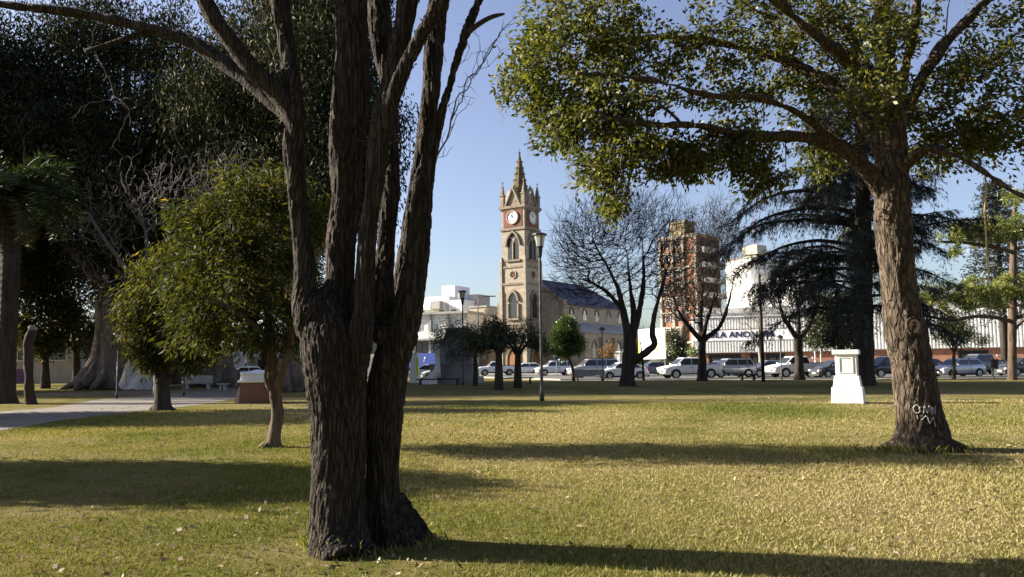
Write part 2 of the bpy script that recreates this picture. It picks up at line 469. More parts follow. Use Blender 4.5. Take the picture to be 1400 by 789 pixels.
M['car_silver'] = mat_plain('silver_car_paint', (0.45, 0.46, 0.48), 0.3, 0.4, coat=0.6)
M['car_dark'] = mat_plain('dark_car_paint', (0.035, 0.037, 0.042), 0.25, coat=0.8)
M['car_black'] = mat_plain('black_car_paint', (0.012, 0.012, 0.014), 0.2, coat=0.8)
M['car_grey'] = mat_plain('grey_car_paint', (0.16, 0.17, 0.19), 0.3, 0.3, coat=0.6)
M['bench'] = mat_noise('bench_concrete', (0.3, 0.28, 0.25), (0.42, 0.4, 0.36), 3, 0.9)
M['rope'] = mat_noise('rope', (0.4, 0.3, 0.12), (0.55, 0.42, 0.18), 20, 0.9)
M['graffiti'] = mat_noise('graffiti_paint', (0.10, 0.09, 0.08), (0.52, 0.51, 0.49), 22, 0.8)
# ------------------------------------------------------------------ ground
def lawn_material():
    m, nt, b = new_mat('lawn')
    v = coords(nt)
    big = ntex(nt, v, 0.35, 3)
    mid = ntex(nt, v, 1.6, 6, 0.65)
    fine = ntex(nt, v, 55, 6, 0.8)
    patch = nt.nodes.new('ShaderNodeMath'); patch.operation = 'ADD'
    nt.links.new(big, patch.inputs[0]); nt.links.new(mid, patch.inputs[1])
    half = nt.nodes.new('ShaderNodeMath'); half.operation = 'MULTIPLY'; half.inputs[1].default_value = 0.5
    nt.links.new(patch.outputs[0], half.inputs[0])
    base = ramp(nt, half.outputs[0], [(0.36, (0.115, 0.13, 0.034)), (0.46, (0.215, 0.195, 0.072)), (0.55, (0.28, 0.235, 0.115)), (0.66, (0.23, 0.175, 0.10))])
    fcol = ramp(nt, fine, [(0.38, (0.3, 0.29, 0.28)), (0.6, (1.25, 1.25, 1.2))])
    nt.links.new(mixc(nt, 1.0, base, fcol, 'MULTIPLY'), b.inputs['Base Color'])
    b.inputs['Roughness'].default_value = 1.0; b.inputs['Specular IOR Level'].default_value = 0.0
    bump(nt, b, fine, 1.0, 0.04)
    return m
M['lawn'] = lawn_material()
M['asphalt'] = mat_noise('asphalt', (0.10, 0.098, 0.095), (0.15, 0.147, 0.14), 1.5, 0.9)
M['path'] = mat_noise('path_concrete', (0.12, 0.105, 0.092), (0.20, 0.178, 0.158), 0.9, 0.95, bmp=0.1)
M['pavement'] = mat_noise('pavement', (0.26, 0.24, 0.21), (0.36, 0.34, 0.30), 1.2, 0.9)
M['dirt'] = mat_noise('root_soil', (0.10, 0.07, 0.05), (0.2, 0.15, 0.1), 1.3, 1.0, bmp=0.4)
M['paint_line'] = mat_noise('road_paint', (0.6, 0.6, 0.58), (0.75, 0.75, 0.72), 3)

g = MB()
ng = 64
gv = [(0, 0, 0)]
for r in (12, 40, 120, 400, 1500):
    for k in range(ng):
        a = 2 * math.pi * k / ng; gv.append((r * math.cos(a), 40 + r * math.sin(a), 0))
gv[0] = (0, 40, 0)
gf = [(0, 1 + k, 1 + (k + 1) % ng) for k in range(ng)]
for j in range(4):
    for k in range(ng):
        k2 = (k + 1) % ng
        gf.append((1 + j * ng + k, 1 + (j + 1) * ng + k, 1 + (j + 1) * ng + k2, 1 + j * ng + k2))
g.add(gv, gf)
tag(g.build('lawn', M['lawn']), kind='structure')

def flat(poly, z, name, mat, thick=None):
    mb = MB()
    if thick: mb.slab(poly, z - thick, z)
    else: mb.add([(x, y, z) for x, y in poly], [tuple(range(len(poly)))])
    return tag(mb.build(name, mat), kind='structure')
def gp(px, py):
    q = G(px, py); return (q.x, q.y)
# park path, from the left foreground back towards the street
flat([gp(-160, 622), gp(0, 589), gp(90, 574), gp(200, 562), gp(285, 552), gp(345, 541), gp(395, 536),
      gp(400, 531), gp(330, 531), gp(270, 534), gp(190, 541), gp(130, 547), gp(75, 557), gp(0, 563), gp(-160, 572)],
     0.006, 'path', M['path'])
# street in front of the church and the supermarket
near = [(-140, 150), (-60, 108), (-6, 90), (4, 68.5), (22, 63.5), (110, 44)]
far = [(110, 62), (45, 79), (20, 90), (2, 101), (-60, 130), (-140, 176)]
flat(near + far, 0.008, 'street', M['asphalt'])
def kerb_strip(line, w, name, mat, h, side=1):
    out = []
    for (x, y) in line: out.append((x + 0.3 * side * w * 0.2, y + side * w))
    return flat(line + out[::-1], h, name, mat, h + 0.05)
kerb_strip([(-60, 108), (-6, 90), (4, 68.5), (22, 63.5), (110, 44)], 0.18, 'kerb', M['pavement'], 0.13, -1)
flat([(4, 66.2), (22, 61.2), (110, 41.5), (110, 43.7), (22, 63.2), (4, 68.2)], 0.012, 'pavement', M['pavement'])
kerb_strip([(110, 62), (45, 79), (20, 90), (2, 101), (-60, 130)], 3.5, 'pavement', M['pavement'], 0.14, 1)
for i in range(9):
    x0 = 6 + i * 5.5; y0 = 76.5 - 0.245 * (x0 - 6)
    flat([(x0, y0), (x0 + 2.2, y0 - 0.54), (x0 + 2.2, y0 - 0.42), (x0, y0 + 0.12)], 0.013, 'road_marking', M['paint_line'])
# bare soil round the big roots and at the tree feet
def blob(cx, cy, rx, ry, z, name, mat, n=26, seed=1):
    rr = random.Random(seed)
    pts = []
    for k in range(n):
        a = 2 * math.pi * k / n; f = rr.uniform(0.8, 1.15)
        pts.append((cx + rx * f * math.cos(a), cy + ry * f * math.sin(a)))
    return flat(pts, z, name, mat)
q = G(140, 539); blob(q.x, q.y + 2, 5.5, 4.0, 0.010, 'bare_soil', M['dirt'])

# grass blades and litter, one object each (nobody could count them)
def wedge(n, y0, y1, power, margin=1.06):
    u = RNG.uniform(0, 1, n)
    y = (y0 ** power + u * (y1 ** power - y0 ** power)) ** (1 / power)
    x = RNG.uniform(-1, 1, n) * y * 0.645 * margin
    return x, y
def fbm(x, y, s, o=3):
    out = np.zeros(len(x)); a = 1.0
    ph = np.random.default_rng(3)
    for k in range(o):
        for j in range(4):
            th = ph.uniform(0, 6.28); f = s * 2 ** k * ph.uniform(0.7, 1.3)
            out += a * np.sin(f * (x * math.cos(th) + y * math.sin(th)) + ph.uniform(0, 6.28)) / 4
        a *= 0.55
    return out
n = 300000
x, y = wedge(n, 5.3, 30, 0.35)
pathpoly = np.array([gp(-160, 622), gp(0, 589), gp(90, 574), gp(200, 562), gp(285, 552), gp(345, 541), gp(330, 531), gp(190, 541), gp(0, 563), gp(-160, 572)])
def inside(poly, x, y):
    c = np.zeros(len(x), bool); j = len(poly) - 1
    for i in range(len(poly)):
        xi, yi = poly[i]; xj, yj = poly[j]
        m = ((yi > y) != (yj > y)) & (x < (xj - xi) * (y - yi) / (yj - yi + 1e-12) + xi)
        c ^= m; j = i
    return c
keep = ~inside(pathpoly, x, y)
x, y = x[keep], y[keep]; n = len(x)
pt = fbm(x, y, 0.9)
pw = fbm(x - 13, y * 1.3, 0.55, 4) + RNG.normal(0, .18, n)
tree_d = np.minimum(np.hypot((x + 1.25) / 1.3, y - 7.0), np.hypot((x - 7.2) / 1.3, y - 14.0))
kp = ((pw < 0.5) | (RNG.uniform(0, 1, n) < .22)) & ((tree_d > RNG.uniform(.55, 1.35, n)) | (RNG.uniform(0, 1, n) < .15))
x, y, pt = x[kp], y[kp], pt[kp]; n = len(x)
h = np.clip(0.023 + 0.011 * pt + RNG.normal(0, 0.007, n), 0.008, 0.06) * (1 + 0.03 * y)
wd = 0.0032 * (1 + 0.09 * y)
a = RNG.uniform(0, 6.283, n); lean = RNG.uniform(0.2, 1.5, n) * h
V = np.empty((n, 3, 3))
V[:, 0] = np.stack([x - np.cos(a) * wd, y - np.sin(a) * wd, np.zeros(n)], 1)
V[:, 1] = np.stack([x + np.cos(a) * wd, y + np.sin(a) * wd, np.zeros(n)], 1)
a2 = RNG.uniform(0, 6.283, n)
V[:, 2] = np.stack([x + np.cos(a2) * lean, y + np.sin(a2) * lean, h], 1)
pt2 = fbm(x + 40, y, 0.33, 4)
tint = np.clip(0.50 - 0.20 * pt - 0.48 * pt2 + RNG.normal(0, 0.22, n), 0, 1)
gm = QM(); gm.add(V.reshape(-1, 3), np.arange(n * 3).reshape(n, 3), np.repeat(tint, 3))
M['blade'] = mat_leaf('grass_blade', [(0, (0.095, 0.125, 0.024)), (0.3, (0.20, 0.20, 0.058)), (0.6, (0.33, 0.285, 0.125)), (1, (0.46, 0.375, 0.21))], 0.3, 0.0)
go = gm.build('grass', M['blade']); tag(go, kind='stuff', label='short patchy winter grass covering the park lawn', cat='grass')
n = 11000
x, y = wedge(n, 5.6, 34, 0.5)
kd = fbm(x + 7, y, 0.45, 4) + RNG.normal(0, .45, n) - 1.1 * np.exp(-np.minimum(np.hypot(x + 1.2, y - 6.7), np.hypot(x - 7.2, y - 13.6)) / 1.2) < -0.18
x, y = x[kd], y[kd]; n = len(x)
lm = QM()
C = np.stack([x, y, RNG.uniform(0.012, 0.04, n)], 1)
dirs = np.stack([RNG.normal(size=n), RNG.normal(size=n), RNG.normal(size=n) * 0.3], 1)
d = unit(dirs); w = unit(np.cross(d, np.stack([np.zeros(n), np.zeros(n), np.ones(n)], 1) + RNG.normal(size=(n, 3)) * 0.35))
L = RNG.uniform(0.02, 0.07, n)[:, None] * (1 + 0.02 * y[:, None])
V = np.empty((n, 4, 3)); V[:, 0] = C - d * L / 2; V[:, 2] = C + d * L / 2
V[:, 1] = C + w * L * 0.28; V[:, 3] = C - w * L * 0.28; V[:, 1, 2] += 0.008
V[:, :, 2] = np.maximum(V[:, :, 2], 0.004)
lm.add(V.reshape(-1, 3), np.arange(n * 4).reshape(n, 4), np.repeat(RNG.uniform(0, 1, n), 4))
M['litter'] = mat_leaf('dry_leaf', [(0, (0.09, 0.06, 0.03)), (0.5, (0.24, 0.17, 0.10)), (0.85, (0.30, 0.23, 0.15)), (1, (0.42, 0.36, 0.28))], 0.15, 0.02)
tag(lm.build('leaf_litter', M['litter']), kind='stuff', label='dry fallen leaves scattered over the lawn', cat='leaf litter')

# ------------------------------------------------------------------ building helpers
def MT(x, y, z, rz=0.0):
    return Matrix.Translation((x, y, z)) @ Matrix.Rotation(rz, 4, 'Z')
def window(parent, Mx, x, z, w, h, mat_f, mat_p=None, fr=0.08, cross=False, name='window', proud=0.03):
    """frame and pane on a wall lying in the local xz plane and facing -y"""
    m = MB()
    for bx, bz, bw, bh in ((x, z + h / 2 - fr / 2, w, fr), (x, z - h / 2 + fr / 2, w, fr),
                           (x - w / 2 + fr / 2, z, fr, h - 2 * fr), (x + w / 2 - fr / 2, z, fr, h - 2 * fr)):
        m.box((bx, -proud, bz), (bw, 0.10, bh), Mx)
    if cross: m.box((x, -proud, z), (fr * 0.6, 0.08, h - 2 * fr), Mx)
    f = m.build(name, mat_f, parent)
    MB().box((x, 0.0, z), (w - 2 * fr + 0.01, 0.04, h - 2 * fr + 0.01), Mx).build('pane', mat_p or M['glass'], f)
    return f
def lancet(w, h, n=6):
    """pointed arch outline in (x,z), base at z=0"""
    pts = [(-w / 2, 0), (w / 2, 0)]
    hs = h - w * 0.87
    for k in range(n + 1):
        a = k / n * math.radians(60); pts.append((-w / 2 + w * math.cos(a), hs + w * math.sin(a)))
    for k in range(n - 1, -1, -1):
        a = k / n * math.radians(60); pts.append((w / 2 - w * math.cos(a), hs + w * math.sin(a)))
    return pts
def arch_band(mb, w, h, t, y0, y1, Mx, n=8):
    """hood mould: pointed arch ring"""
    a = lancet(w, h, n)[2:]; b = lancet(w + 2 * t, h + t * 1.4, n)[2:]
    for i in range(len(a) - 1):
        quad = [a[i], a[i + 1], b[i + 1], b[i]]
        mb.prism(quad, y0, y1, Mx)

# ------------------------------------------------------------------ church
CY = 110.0
tp = P(714, 500, CY)
church = thing('church', 'beige stone church with a tall clock tower, pointed spire and dark blue slate roof', 'church', (tp.x, tp.y, 0), math.radians(-34))
def cz(py): return Zat(714, py, CY)
hs = 1.88                                   # half side of the tower
stages = [(0, cz(448), hs + 0.16), (cz(448), cz(389.5), hs + 0.09), (cz(389.5), cz(366.5), hs + 0.06), (cz(366.5), cz(315.5), hs), (cz(315.5), cz(286), hs)]
m = MB()
for z0, z1, h_ in stages: m.box((0, 0, (z0 + z1) / 2), (2 * h_, 2 * h_, z1 - z0))
m.build('tower', M['stone'], church)
for py, h_, t in ((448, hs + 0.34, 0.35), (389.5, hs + 0.2, 0.3), (366.5, hs + 0.16, 0.3), (315.5, hs + 0.16, 0.32), (286, hs + 0.28, 0.35)):
    m = MB(); m.box((0, 0, cz(py)), (2 * h_, 2 * h_, t)); m.box((0, 0, cz(py) - t * 0.8), (2 * h_ - 0.3, 2 * h_ - 0.3, t * 0.6))
    m.build('cornice', M['stone_dark'], church)
# corner buttresses
for sx in (-1, 1):
    for sy in (-1, 1):
        m = MB()
        for z0, z1, d in ((0, cz(448), 0.62), (cz(448), cz(400), 0.5), (cz(400), cz(358), 0.36)):
            m.box((sx * (hs + 0.05), sy * (hs + 0.05), (z0 + z1) / 2), (d, d, z1 - z0))
            m.lathe([(d * 0.70, z1), (0.03, z1 + 0.6)], 4, Matrix.Translation((sx * (hs + 0.05), sy * (hs + 0.05), 0)), math.pi / 4)
        m.build('buttress', M['stone'], church)
faces = [Matrix.Rotation(a, 4, 'Z') @ Matrix.Translation((0, -hs, 0)) for a in (0, math.pi / 2, math.pi, -math.pi / 2)]
for fi, Mx in enumerate(faces):
    # clock
    pn = MB().box((0, -0.03, cz(300.5)), (3.0, 0.06, cz(289) - cz(313)), Mx).build('clock_panel', M['brick_red'], church)
    c0 = Mx @ Matrix.Translation((0, -0.06, cz(300))) @ Matrix.Rotation(math.pi / 2, 4, 'X')
    ck = MB().lathe([(0.98, 0), (0.98, 0.16), (0.82, 0.16), (0.82, 0.10)], 28, c0, cap=False).build('clock', M['stone'], church)
    MB().lathe([(0.82, 0.0), (0.82, 0.09)], 28, c0).build('dial', M['white'], ck)
    for k in range(12):
        MB().box((0, 0.62, 0.10), (0.07, 0.22, 0.02), c0 @ Matrix.Rotation(k * math.pi / 6, 4, 'Z')).build('numeral', M['iron'], ck)
    MB().box((0, 0.20, 0.125), (0.09, 0.5, 0.02), c0 @ Matrix.Rotation(math.radians(30), 4, 'Z')).build('hand', M['iron'], ck)
    MB().box((0, 0.27, 0.15), (0.06, 0.68, 0.02), c0 @ Matrix.Rotation(math.radians(3), 4, 'Z')).build('hand', M['iron'], ck)
    # belfry lancets
    zb = cz(357); zt = cz(325)
    fr = MB(); arch_band(fr, 2.0, cz(320.5) - zb, 0.22, -0.22, 0, Mx @ Matrix.Translation((0, 0, zb)))
    w = fr.build('belfry_window', M['stone_dark'], church)
    MB().box((0, -0.08, zb - 0.12), (2.4, 0.3, 0.24), Mx).build('sill', M['stone_dark'], w)
    for sx in (-0.48, 0.48):
        MB().prism(lancet(0.78, zt - zb - 0.2), -0.02, 0.02, Mx @ Matrix.Translation((sx, 0, zb))).build('opening', M['dark'], w)
    m = MB()
    m.lathe([(0.30, 0), (0.30, 0.05)], 12, Mx @ Matrix.Translation((0, 0, zt + 0.05)) @ Matrix.Rotation(math.pi / 2, 4, 'X'))
    m.build('opening', M['dark'], w)
    for sx in (-0.48, 0, 0.48): pass
    MB().box((0, -0.07, (zb + zt) / 2 - 0.4), (0.14, 0.12, zt - zb - 0.9), Mx).build('mullion', M['stone'], w)
    # rosette
    c1 = Mx @ Matrix.Translation((0, -0.06, cz(377))) @ Matrix.Rotation(math.pi / 2, 4, 'X')
    ro = MB().lathe([(0.56, 0), (0.56, 0.12), (0.44, 0.12), (0.44, 0.05)], 16, c1, cap=False).build('rosette', M['stone'], church)
    MB().lathe([(0.44, 0), (0.44, 0.06)], 16, c1).build('opening', M['brick_red'], ro)
    m = MB()
    for k in range(6): m.lathe([(0.10, 0.06), (0.10, 0.09)], 8, c1 @ Matrix.Rotation(k * math.pi / 3, 4, 'Z') @ Matrix.Translation((0.26, 0, 0)))
    m.build('opening', M['dark'], ro)
    # lower tower window
    zb = cz(436); zt = cz(401)
    Ml = Mx @ Matrix.Translation((0, -0.13, 0))
    fr = MB(); arch_band(fr, 1.35, zt - zb, 0.28, -0.2, 0.0, Ml @ Matrix.Translation((0, 0, zb)))
    for sx in (-0.8, 0.8): fr.box((sx, -0.08, zb + 1.0), (0.22, 0.18, 2.0), Ml)
    fr.box((0, -0.1, zb - 0.12), (2.0, 0.35, 0.24), Ml)
    w = fr.build('window', M['stone_dark'], church)
    MB().prism(lancet(1.3, zt - zb), -0.02, 0.03, Ml @ Matrix.Translation((0, 0, zb))).build('pane', M['glass'], w)
    # gablet above the clock
    m = MB(); zc = cz(285)
    m.prism([(-1.15, zc), (1.15, zc), (0, zc + 2.5)], 0.1, 0.6, Mx)
    m.build('gablet', M['stone_dark'], church)
    m = MB()
    for s in (-1, 1):
        L = math.hypot(1.2, 2.5)
        Mr = Mx @ Matrix.Translation((s * 0.62, 0.25, zc + 1.35)) @ Matrix.Rotation(s * math.atan2(1.2, 2.5) * -1, 4, 'Y')
        m.box((0, 0, 0), (0.16, 0.8, L), Mr)
    m.lathe([(0.13, 0), (0.18, 0.25), (0.02, 0.6)], 6, Mx @ Matrix.Translation((0, 0.2, zc + 2.45)))
    m.build('coping', M['stone'], church)
for sx in (-1, 1):
    for sy in (-1, 1):
        m = MB(); T = Matrix.Translation((sx * (hs - 0.15), sy * (hs - 0.15), cz(285)))
        m.box((0, 0, 0.8), (0.55, 0.55, 1.6), T); m.box((0, 0, 1.65), (0.72, 0.72, 0.14), T)
        m.lathe([(0.34, 1.7), (0.05, 3.3), (0.16, 3.42), (0.02, 3.75)], 6, T)
        for k in range(3):
            for a in range(4):
                m.box((0.22 - 0.05 * k, 0, 2.0 + 0.4 * k), (0.16, 0.1, 0.14), T @ Matrix.Rotation(a * math.pi / 2 + 0.78, 4, 'Z'))
        m.build('pinnacle', M['stone_dark'], church)
m = MB(); zs = cz(284); zt = cz(210.5)
m.lathe([(1.62, zs), (1.25, zs + (zt - zs) * 0.22), (0.10, zt), ], 8, None, math.pi / 8)
for k in range(8):
    a = math.pi / 8 + k * math.pi / 4
    for j in range(7):
        f = 0.16 + j * 0.115
        r = 1.62 - 0.37 * min(1, f / 0.22) if f < 0.22 else 1.25 - 1.15 * (f - 0.22) / 0.78
        m.box((r * math.cos(a), r * math.sin(a), zs + (zt - zs) * f), (0.22, 0.16, 0.2), None, 0)
m.lathe([(0.11, zt - 0.1), (0.2, zt + 0.15), (0.05, zt + 0.3), (0.015, cz(203))], 6)
m.build('spire', M['spire'], church)
# nave
ny0, ny1, hw = 2.2, 22.0, 5.0
ze, zr = 9.6, 13.3
m = MB()
m.prism([(-hw, 0), (hw, 0), (hw, ze), (0, zr - 0.2), (-hw, ze)], ny0, ny0 + 0.6)
m.box((0, (ny0 + ny1) / 2 + 0.3, ze / 2), (2 * hw - 0.2, ny1 - ny0 - 0.6, ze - 0.1))
m.build('nave_wall', M['stone'], church)
m = MB()
for s in (-1, 1):
    L = math.hypot(hw, zr - ze); an = math.atan2(zr - ze, hw)
    Mr = Matrix.Translation((s * hw / 2, ny0 + 0.3, (ze + zr) / 2 + 0.12)) @ Matrix.Rotation(s * an, 4, 'Y')
    m.box((0, 0, 0), (L + 0.5, 0.8, 0.32), Mr)
    m.box((s * (hw + 0.1), ny0 + 0.3, ze / 2 + 0.2), (0.7, 0.9, ze + 0.4))
m.build('coping', M['stone_dark'], church)
m = MB()
y2 = ny1; yh = ny1 - 4.5
rv = [(-hw - 0.3, ny0 + 0.6, ze - 0.2), (hw + 0.3, ny0 + 0.6, ze - 0.2), (hw + 0.3, y2 + 0.3, ze - 0.2), (-hw - 0.3, y2 + 0.3, ze - 0.2), (0, ny0 + 0.6, zr), (0, yh, zr)]
m.add(rv, [(1, 2, 5, 4), (0, 4, 5, 3), (2, 3, 5), (0, 1, 4), (0, 3, 2, 1)])
m.build('nave_roof', M['slate'], church)
m = MB(); m.box((hw + 1.6, 12.4, 2.75), (3.4, 19.2, 5.5)); m.box((-hw - 1.4, 6, 3.1), (2.8, 7, 6.2))
m.build('aisle_wall', M['stone'], church)
m = MB(); m.add([(hw - 0.02, 2.7, 7.0), (hw + 3.6, 2.7, 5.4), (hw + 3.6, 22.2, 5.4), (hw - 0.02, 22.2, 7.0), (hw - .02, 2.7, 5.45), (hw - .02, 22.2, 5.45)],
               [(0, 1, 2, 3), (0, 4, 1), (3, 2, 5), (1, 4, 5, 2)])
m.build('aisle_roof', M['roof_grey'], church)
for k in range(5):
    yy = 5.2 + k * 3.7
    Mx = Matrix.Translation((hw - 0.1, yy, 7.35)) @ Matrix.Rotation(math.pi / 2, 4, 'Z')
    fr = MB(); arch_band(fr, 1.0, 1.7, 0.16, -0.14, 0, Mx)
    w = fr.build('window', M['stone_dark'], church)
    MB().prism(lancet(1.0, 1.7), -0.03, 0.02, Mx).build('pane', M['glass'], w)
    Mx = Matrix.Translation((hw + 3.3, yy, 1.7)) @ Matrix.Rotation(math.pi / 2, 4, 'Z')
    fr = MB(); arch_band(fr, 1.0, 2.6, 0.16, -0.14, 0, Mx)
    w = fr.build('window', M['stone_dark'], church)
    MB().prism(lancet(1.0, 2.6), -0.03, 0.02, Mx).build('pane', M['glass'], w)
    MB().box((hw + 3.5, yy + 1.85, 2.4), (0.8, 0.7, 4.8)).build('buttress', M['stone'], church)
# balustrade left of the tower and its pinnacle
m = MB()
m.box((-hw - 1.4, 2.42, 6.35), (2.9, 0.3, 0.25)); m.box((-hw - 1.4, 2.42, 7.15), (2.9, 0.3, 0.22))
for k in range(7): m.box((-hw - 2.6 + k * 0.4, 2.42, 6.75), (0.16, 0.16, 0.6))
m.build('balustrade', M['stone'], church)
m = MB(); T = Matrix.Translation((-hw - 2.9, 2.4, 0))
m.box((0, 0, 3.3), (0.7, 0.7, 6.6), T); m.lathe([(0.42, 6.6), (0.36, 7.4), (0.08, 8.9), (0.18, 9.05), (0.02, 9.4)], 6, T)
m.build('pinnacle', M['stone_dark'], church)
# doors
for Mx in (faces[0] @ Matrix.Translation((0, -0.3, 0)), faces[1] @ Matrix.Translation((0, -0.3, 0))):
    fr = MB(); arch_band(fr, 1.7, 3.4, 0.3, -0.15, 0, Mx); 
    for sx in (-1.0, 1.0): fr.box((sx, -0.07, 0.95), (0.28, 0.16, 1.9), Mx)
    w = fr.build('door', M['stone_dark'], church)
    MB().prism(lancet(1.7, 3.4), -0.03, 0.05, Mx).build('door_leaf', M['wood_door'], w)

# ------------------------------------------------------------------ supermarket
SX, SY, SR = 20.9, 94.0, math.radians(-25)
shop = thing('supermarket', 'long white corrugated supermarket hall with red brick base and navy roof-line lettering', 'supermarket', (SX, SY, 0), SR)
def corr(mb, x0, x1, z0, z1, y, pitch=0.32, d=0.09, Mx=None):
    xs = []; k = 0; x = x0
    while x < x1 - 1e-6:
        for dx, yy in ((0, y), (pitch * 0.4, y), (pitch * 0.5, y - d), (pitch * 0.9, y - d)):
            if x + dx <= x1: xs.append((x + dx, yy))
        x += pitch
    xs.append((x1, y))
    vs = [(a, b, z0) for a, b in xs] + [(a, b, z1) for a, b in xs]; nn = len(xs)
    mb.add(vs, [(i, i + 1, i + 1 + nn, i + nn) for i in range(nn - 1)], Mx)
LW, LT = 15.2, 46.0
m = MB(); m.box((LT / 2, 9.0, 1.25), (LT, 18, 2.5)); m.build('brick_base', M['brick'], shop)
m = MB(); m.box((LT / 2, 9.2, 4.4), (LT - 0.1, 17.8, 3.8)); m.build('wall', M['plaster'], shop)
m = MB(); corr(m, 0, LW, 2.40, 3.72, -0.28); corr(m, 0, LW, 5.02, 6.42, -0.02); corr(m, LW + 0.3, LT, 2.5, 6.4, -0.28)
m.build('cladding', M['clad'], shop)
m = MB(); m.box((LW / 2, -0.1, 3.82), (LW, 0.66, 0.18)); m.box((LW / 2, 0.02, 4.42), (LW, 0.22, 1.02)); m.box((LW + 0.15, 0.0, 4.4), (0.28, 0.7, 4.1)); 
m.box((LT / 2, 0.05, 6.46), (LT, 0.6, 0.12)); m.box((LW / 2, -0.12, 2.38), (LW, 0.34, 0.06)); m.box((LT / 2 + LW / 2, -0.12, 2.47), (LT - LW, 0.34, 0.06))
m.build('fascia', M['white'], shop)
m = MB()
m.add([(0, 0.4, 6.5), (LT, 0.4, 6.5), (LT, 9, 8.0), (0, 9, 8.0), (LT, 18, 6.5), (0, 18, 6.5)], [(0, 1, 2, 3), (3, 2, 4, 5), (0, 3, 5), (1, 4, 2), (0, 5, 4, 1)])
m.build('roof', M['roof_grey'], shop)
def text(body, size, Mx, mat, parent, name='lettering', bold=0.02, width=None, ext=0.02):
    c = bpy.data.curves.new('t', 'FONT'); c.body = body; c.size = size; c.extrude = ext; c.offset = bold
    c.align_x = 'LEFT'; c.space_character = 1.02
    o = bpy.data.objects.new('t', c); COL.objects.link(o)
    bpy.context.view_layer.update()
    me = bpy.data.meshes.new_from_object(o.evaluated_get(bpy.context.evaluated_depsgraph_get()))
    bpy.data.objects.remove(o); bpy.data.curves.remove(c)
    co = np.empty(len(me.vertices) * 3); me.vertices.foreach_get('co', co); co = co.reshape(-1, 3)
    if width:
        co[:, 0] -= co[:, 0].min(); co[:, 0] *= width / co[:, 0].max()
    A = np.array(Mx)
    R = Matrix.Rotation(math.pi / 2, 4, 'X'); A = np.array(Mx @ R)
    co = co @ A[:3, :3].T + A[:3, 3]
    me.vertices.foreach_set('co', co.ravel()); me.update(); me.materials.clear()
    return link_mesh(name, me, mat, parent)
def shop_x(px):            # local x of a photo column on the facade
    d = ray(px, 462); k = d.x / d.y
    return (k * SY - SX) / (math.cos(SR) - k * math.sin(SR))
x0, x1 = shop_x(979), shop_x(1060)
text('LA ANONIMA', 0.98, Matrix.Translation((x0, -0.12, 4.06)), M['navy'], shop, width=x1 - x0, bold=0.025)
e0 = shop_x(968); m = MB()
for k in range(3):
    m.prism([(e0 - 0.1 + 0.02 * k, 4.08 + k * 0.24), (e0 + 0.75, 4.08 + k * 0.24), (e0 + 0.85, 4.25 + k * 0.24), (e0 + 0.2, 4.25 + k * 0.24)], -0.14, -0.08)
m.build('emblem', M['navy'], shop)
for a_, b_ in ((968, 1012), (1024, 1044), (1046, 1072), (1308, 1350)):
    xa, xb = shop_x(a_), shop_x(b_)
    window(shop, Matrix(), (xa + xb) / 2, 1.15, xb - xa, 2.1, M['iron'], M['dark'], 0.1, True, 'shop_front')

# ------------------------------------------------------------------ apartment tower, concrete block
ap = P(906, 500, 150); az = lambda py: Zat(946, py, 150)
apt = thing('apartment_tower', 'red brick and white apartment tower with balconies and a mossy rooftop tank', 'apartment tower', (ap.x, ap.y, 0), math.radians(-45))
ah = az(328)
m = MB(); m.box((4, 4, ah / 2), (8, 8, ah)); m.build('wall', M['brick'], apt)
m = MB()
for k in range(9):
    m.box((4, -0.1, 2 + k * 2.75), (8.1, 0.3, 0.35)); 
for sx in (0.2, 2.9, 5.2, 7.85): m.box((sx, -0.14, ah / 2), (0.5, 0.4, ah))
m.box((4, 4, ah + 0.2), (8.4, 8.4, 0.4))
m.build('concrete_frame', M['concrete'], apt)
for k in range(8):
    for sx in (1.55, 4.05):
        window(apt, Matrix.Translation((0, -0.02, 0)), sx, 3.7 + k * 2.75, 1.2, 1.3, M['plaster'])
    MB().box((8.7, 4, 2.2 + k * 2.75), (1.5, 7.6, 0.9)).build('balcony', M['plaster_grey'], apt)
    window(apt, Matrix.Translation((8.02, 0, 0)) @ Matrix.Rotation(math.pi / 2, 4, 'Z'), 4, 3.8 + k * 2.75, 5.5, 1.4, M['iron'], M['dark'])
m = MB(); m.box((2.6, 4, ah + 1.6), (3.2, 3.6, 3.0)); m.box((2.6, 4, ah + 3.3), (3.5, 3.9, 0.5)); m.box((0.6, 5.5, ah + 0.9), (1.6, 2, 1.4))
m.build('roof_tank', M['mossy'], apt)

bp = P(997, 500, 140); bz = lambda py: Zat(1024, py, 140)
blk = thing('concrete_building', 'pale windowless concrete block with a square water tank on its roof', 'building', (bp.x, bp.y, 0), math.radians(-50))
H = bz(356)
m = MB(); m.box((2.5, 5.8, H / 2), (5, 11.6, H)); 
m.build('wall', M['plaster'], blk)
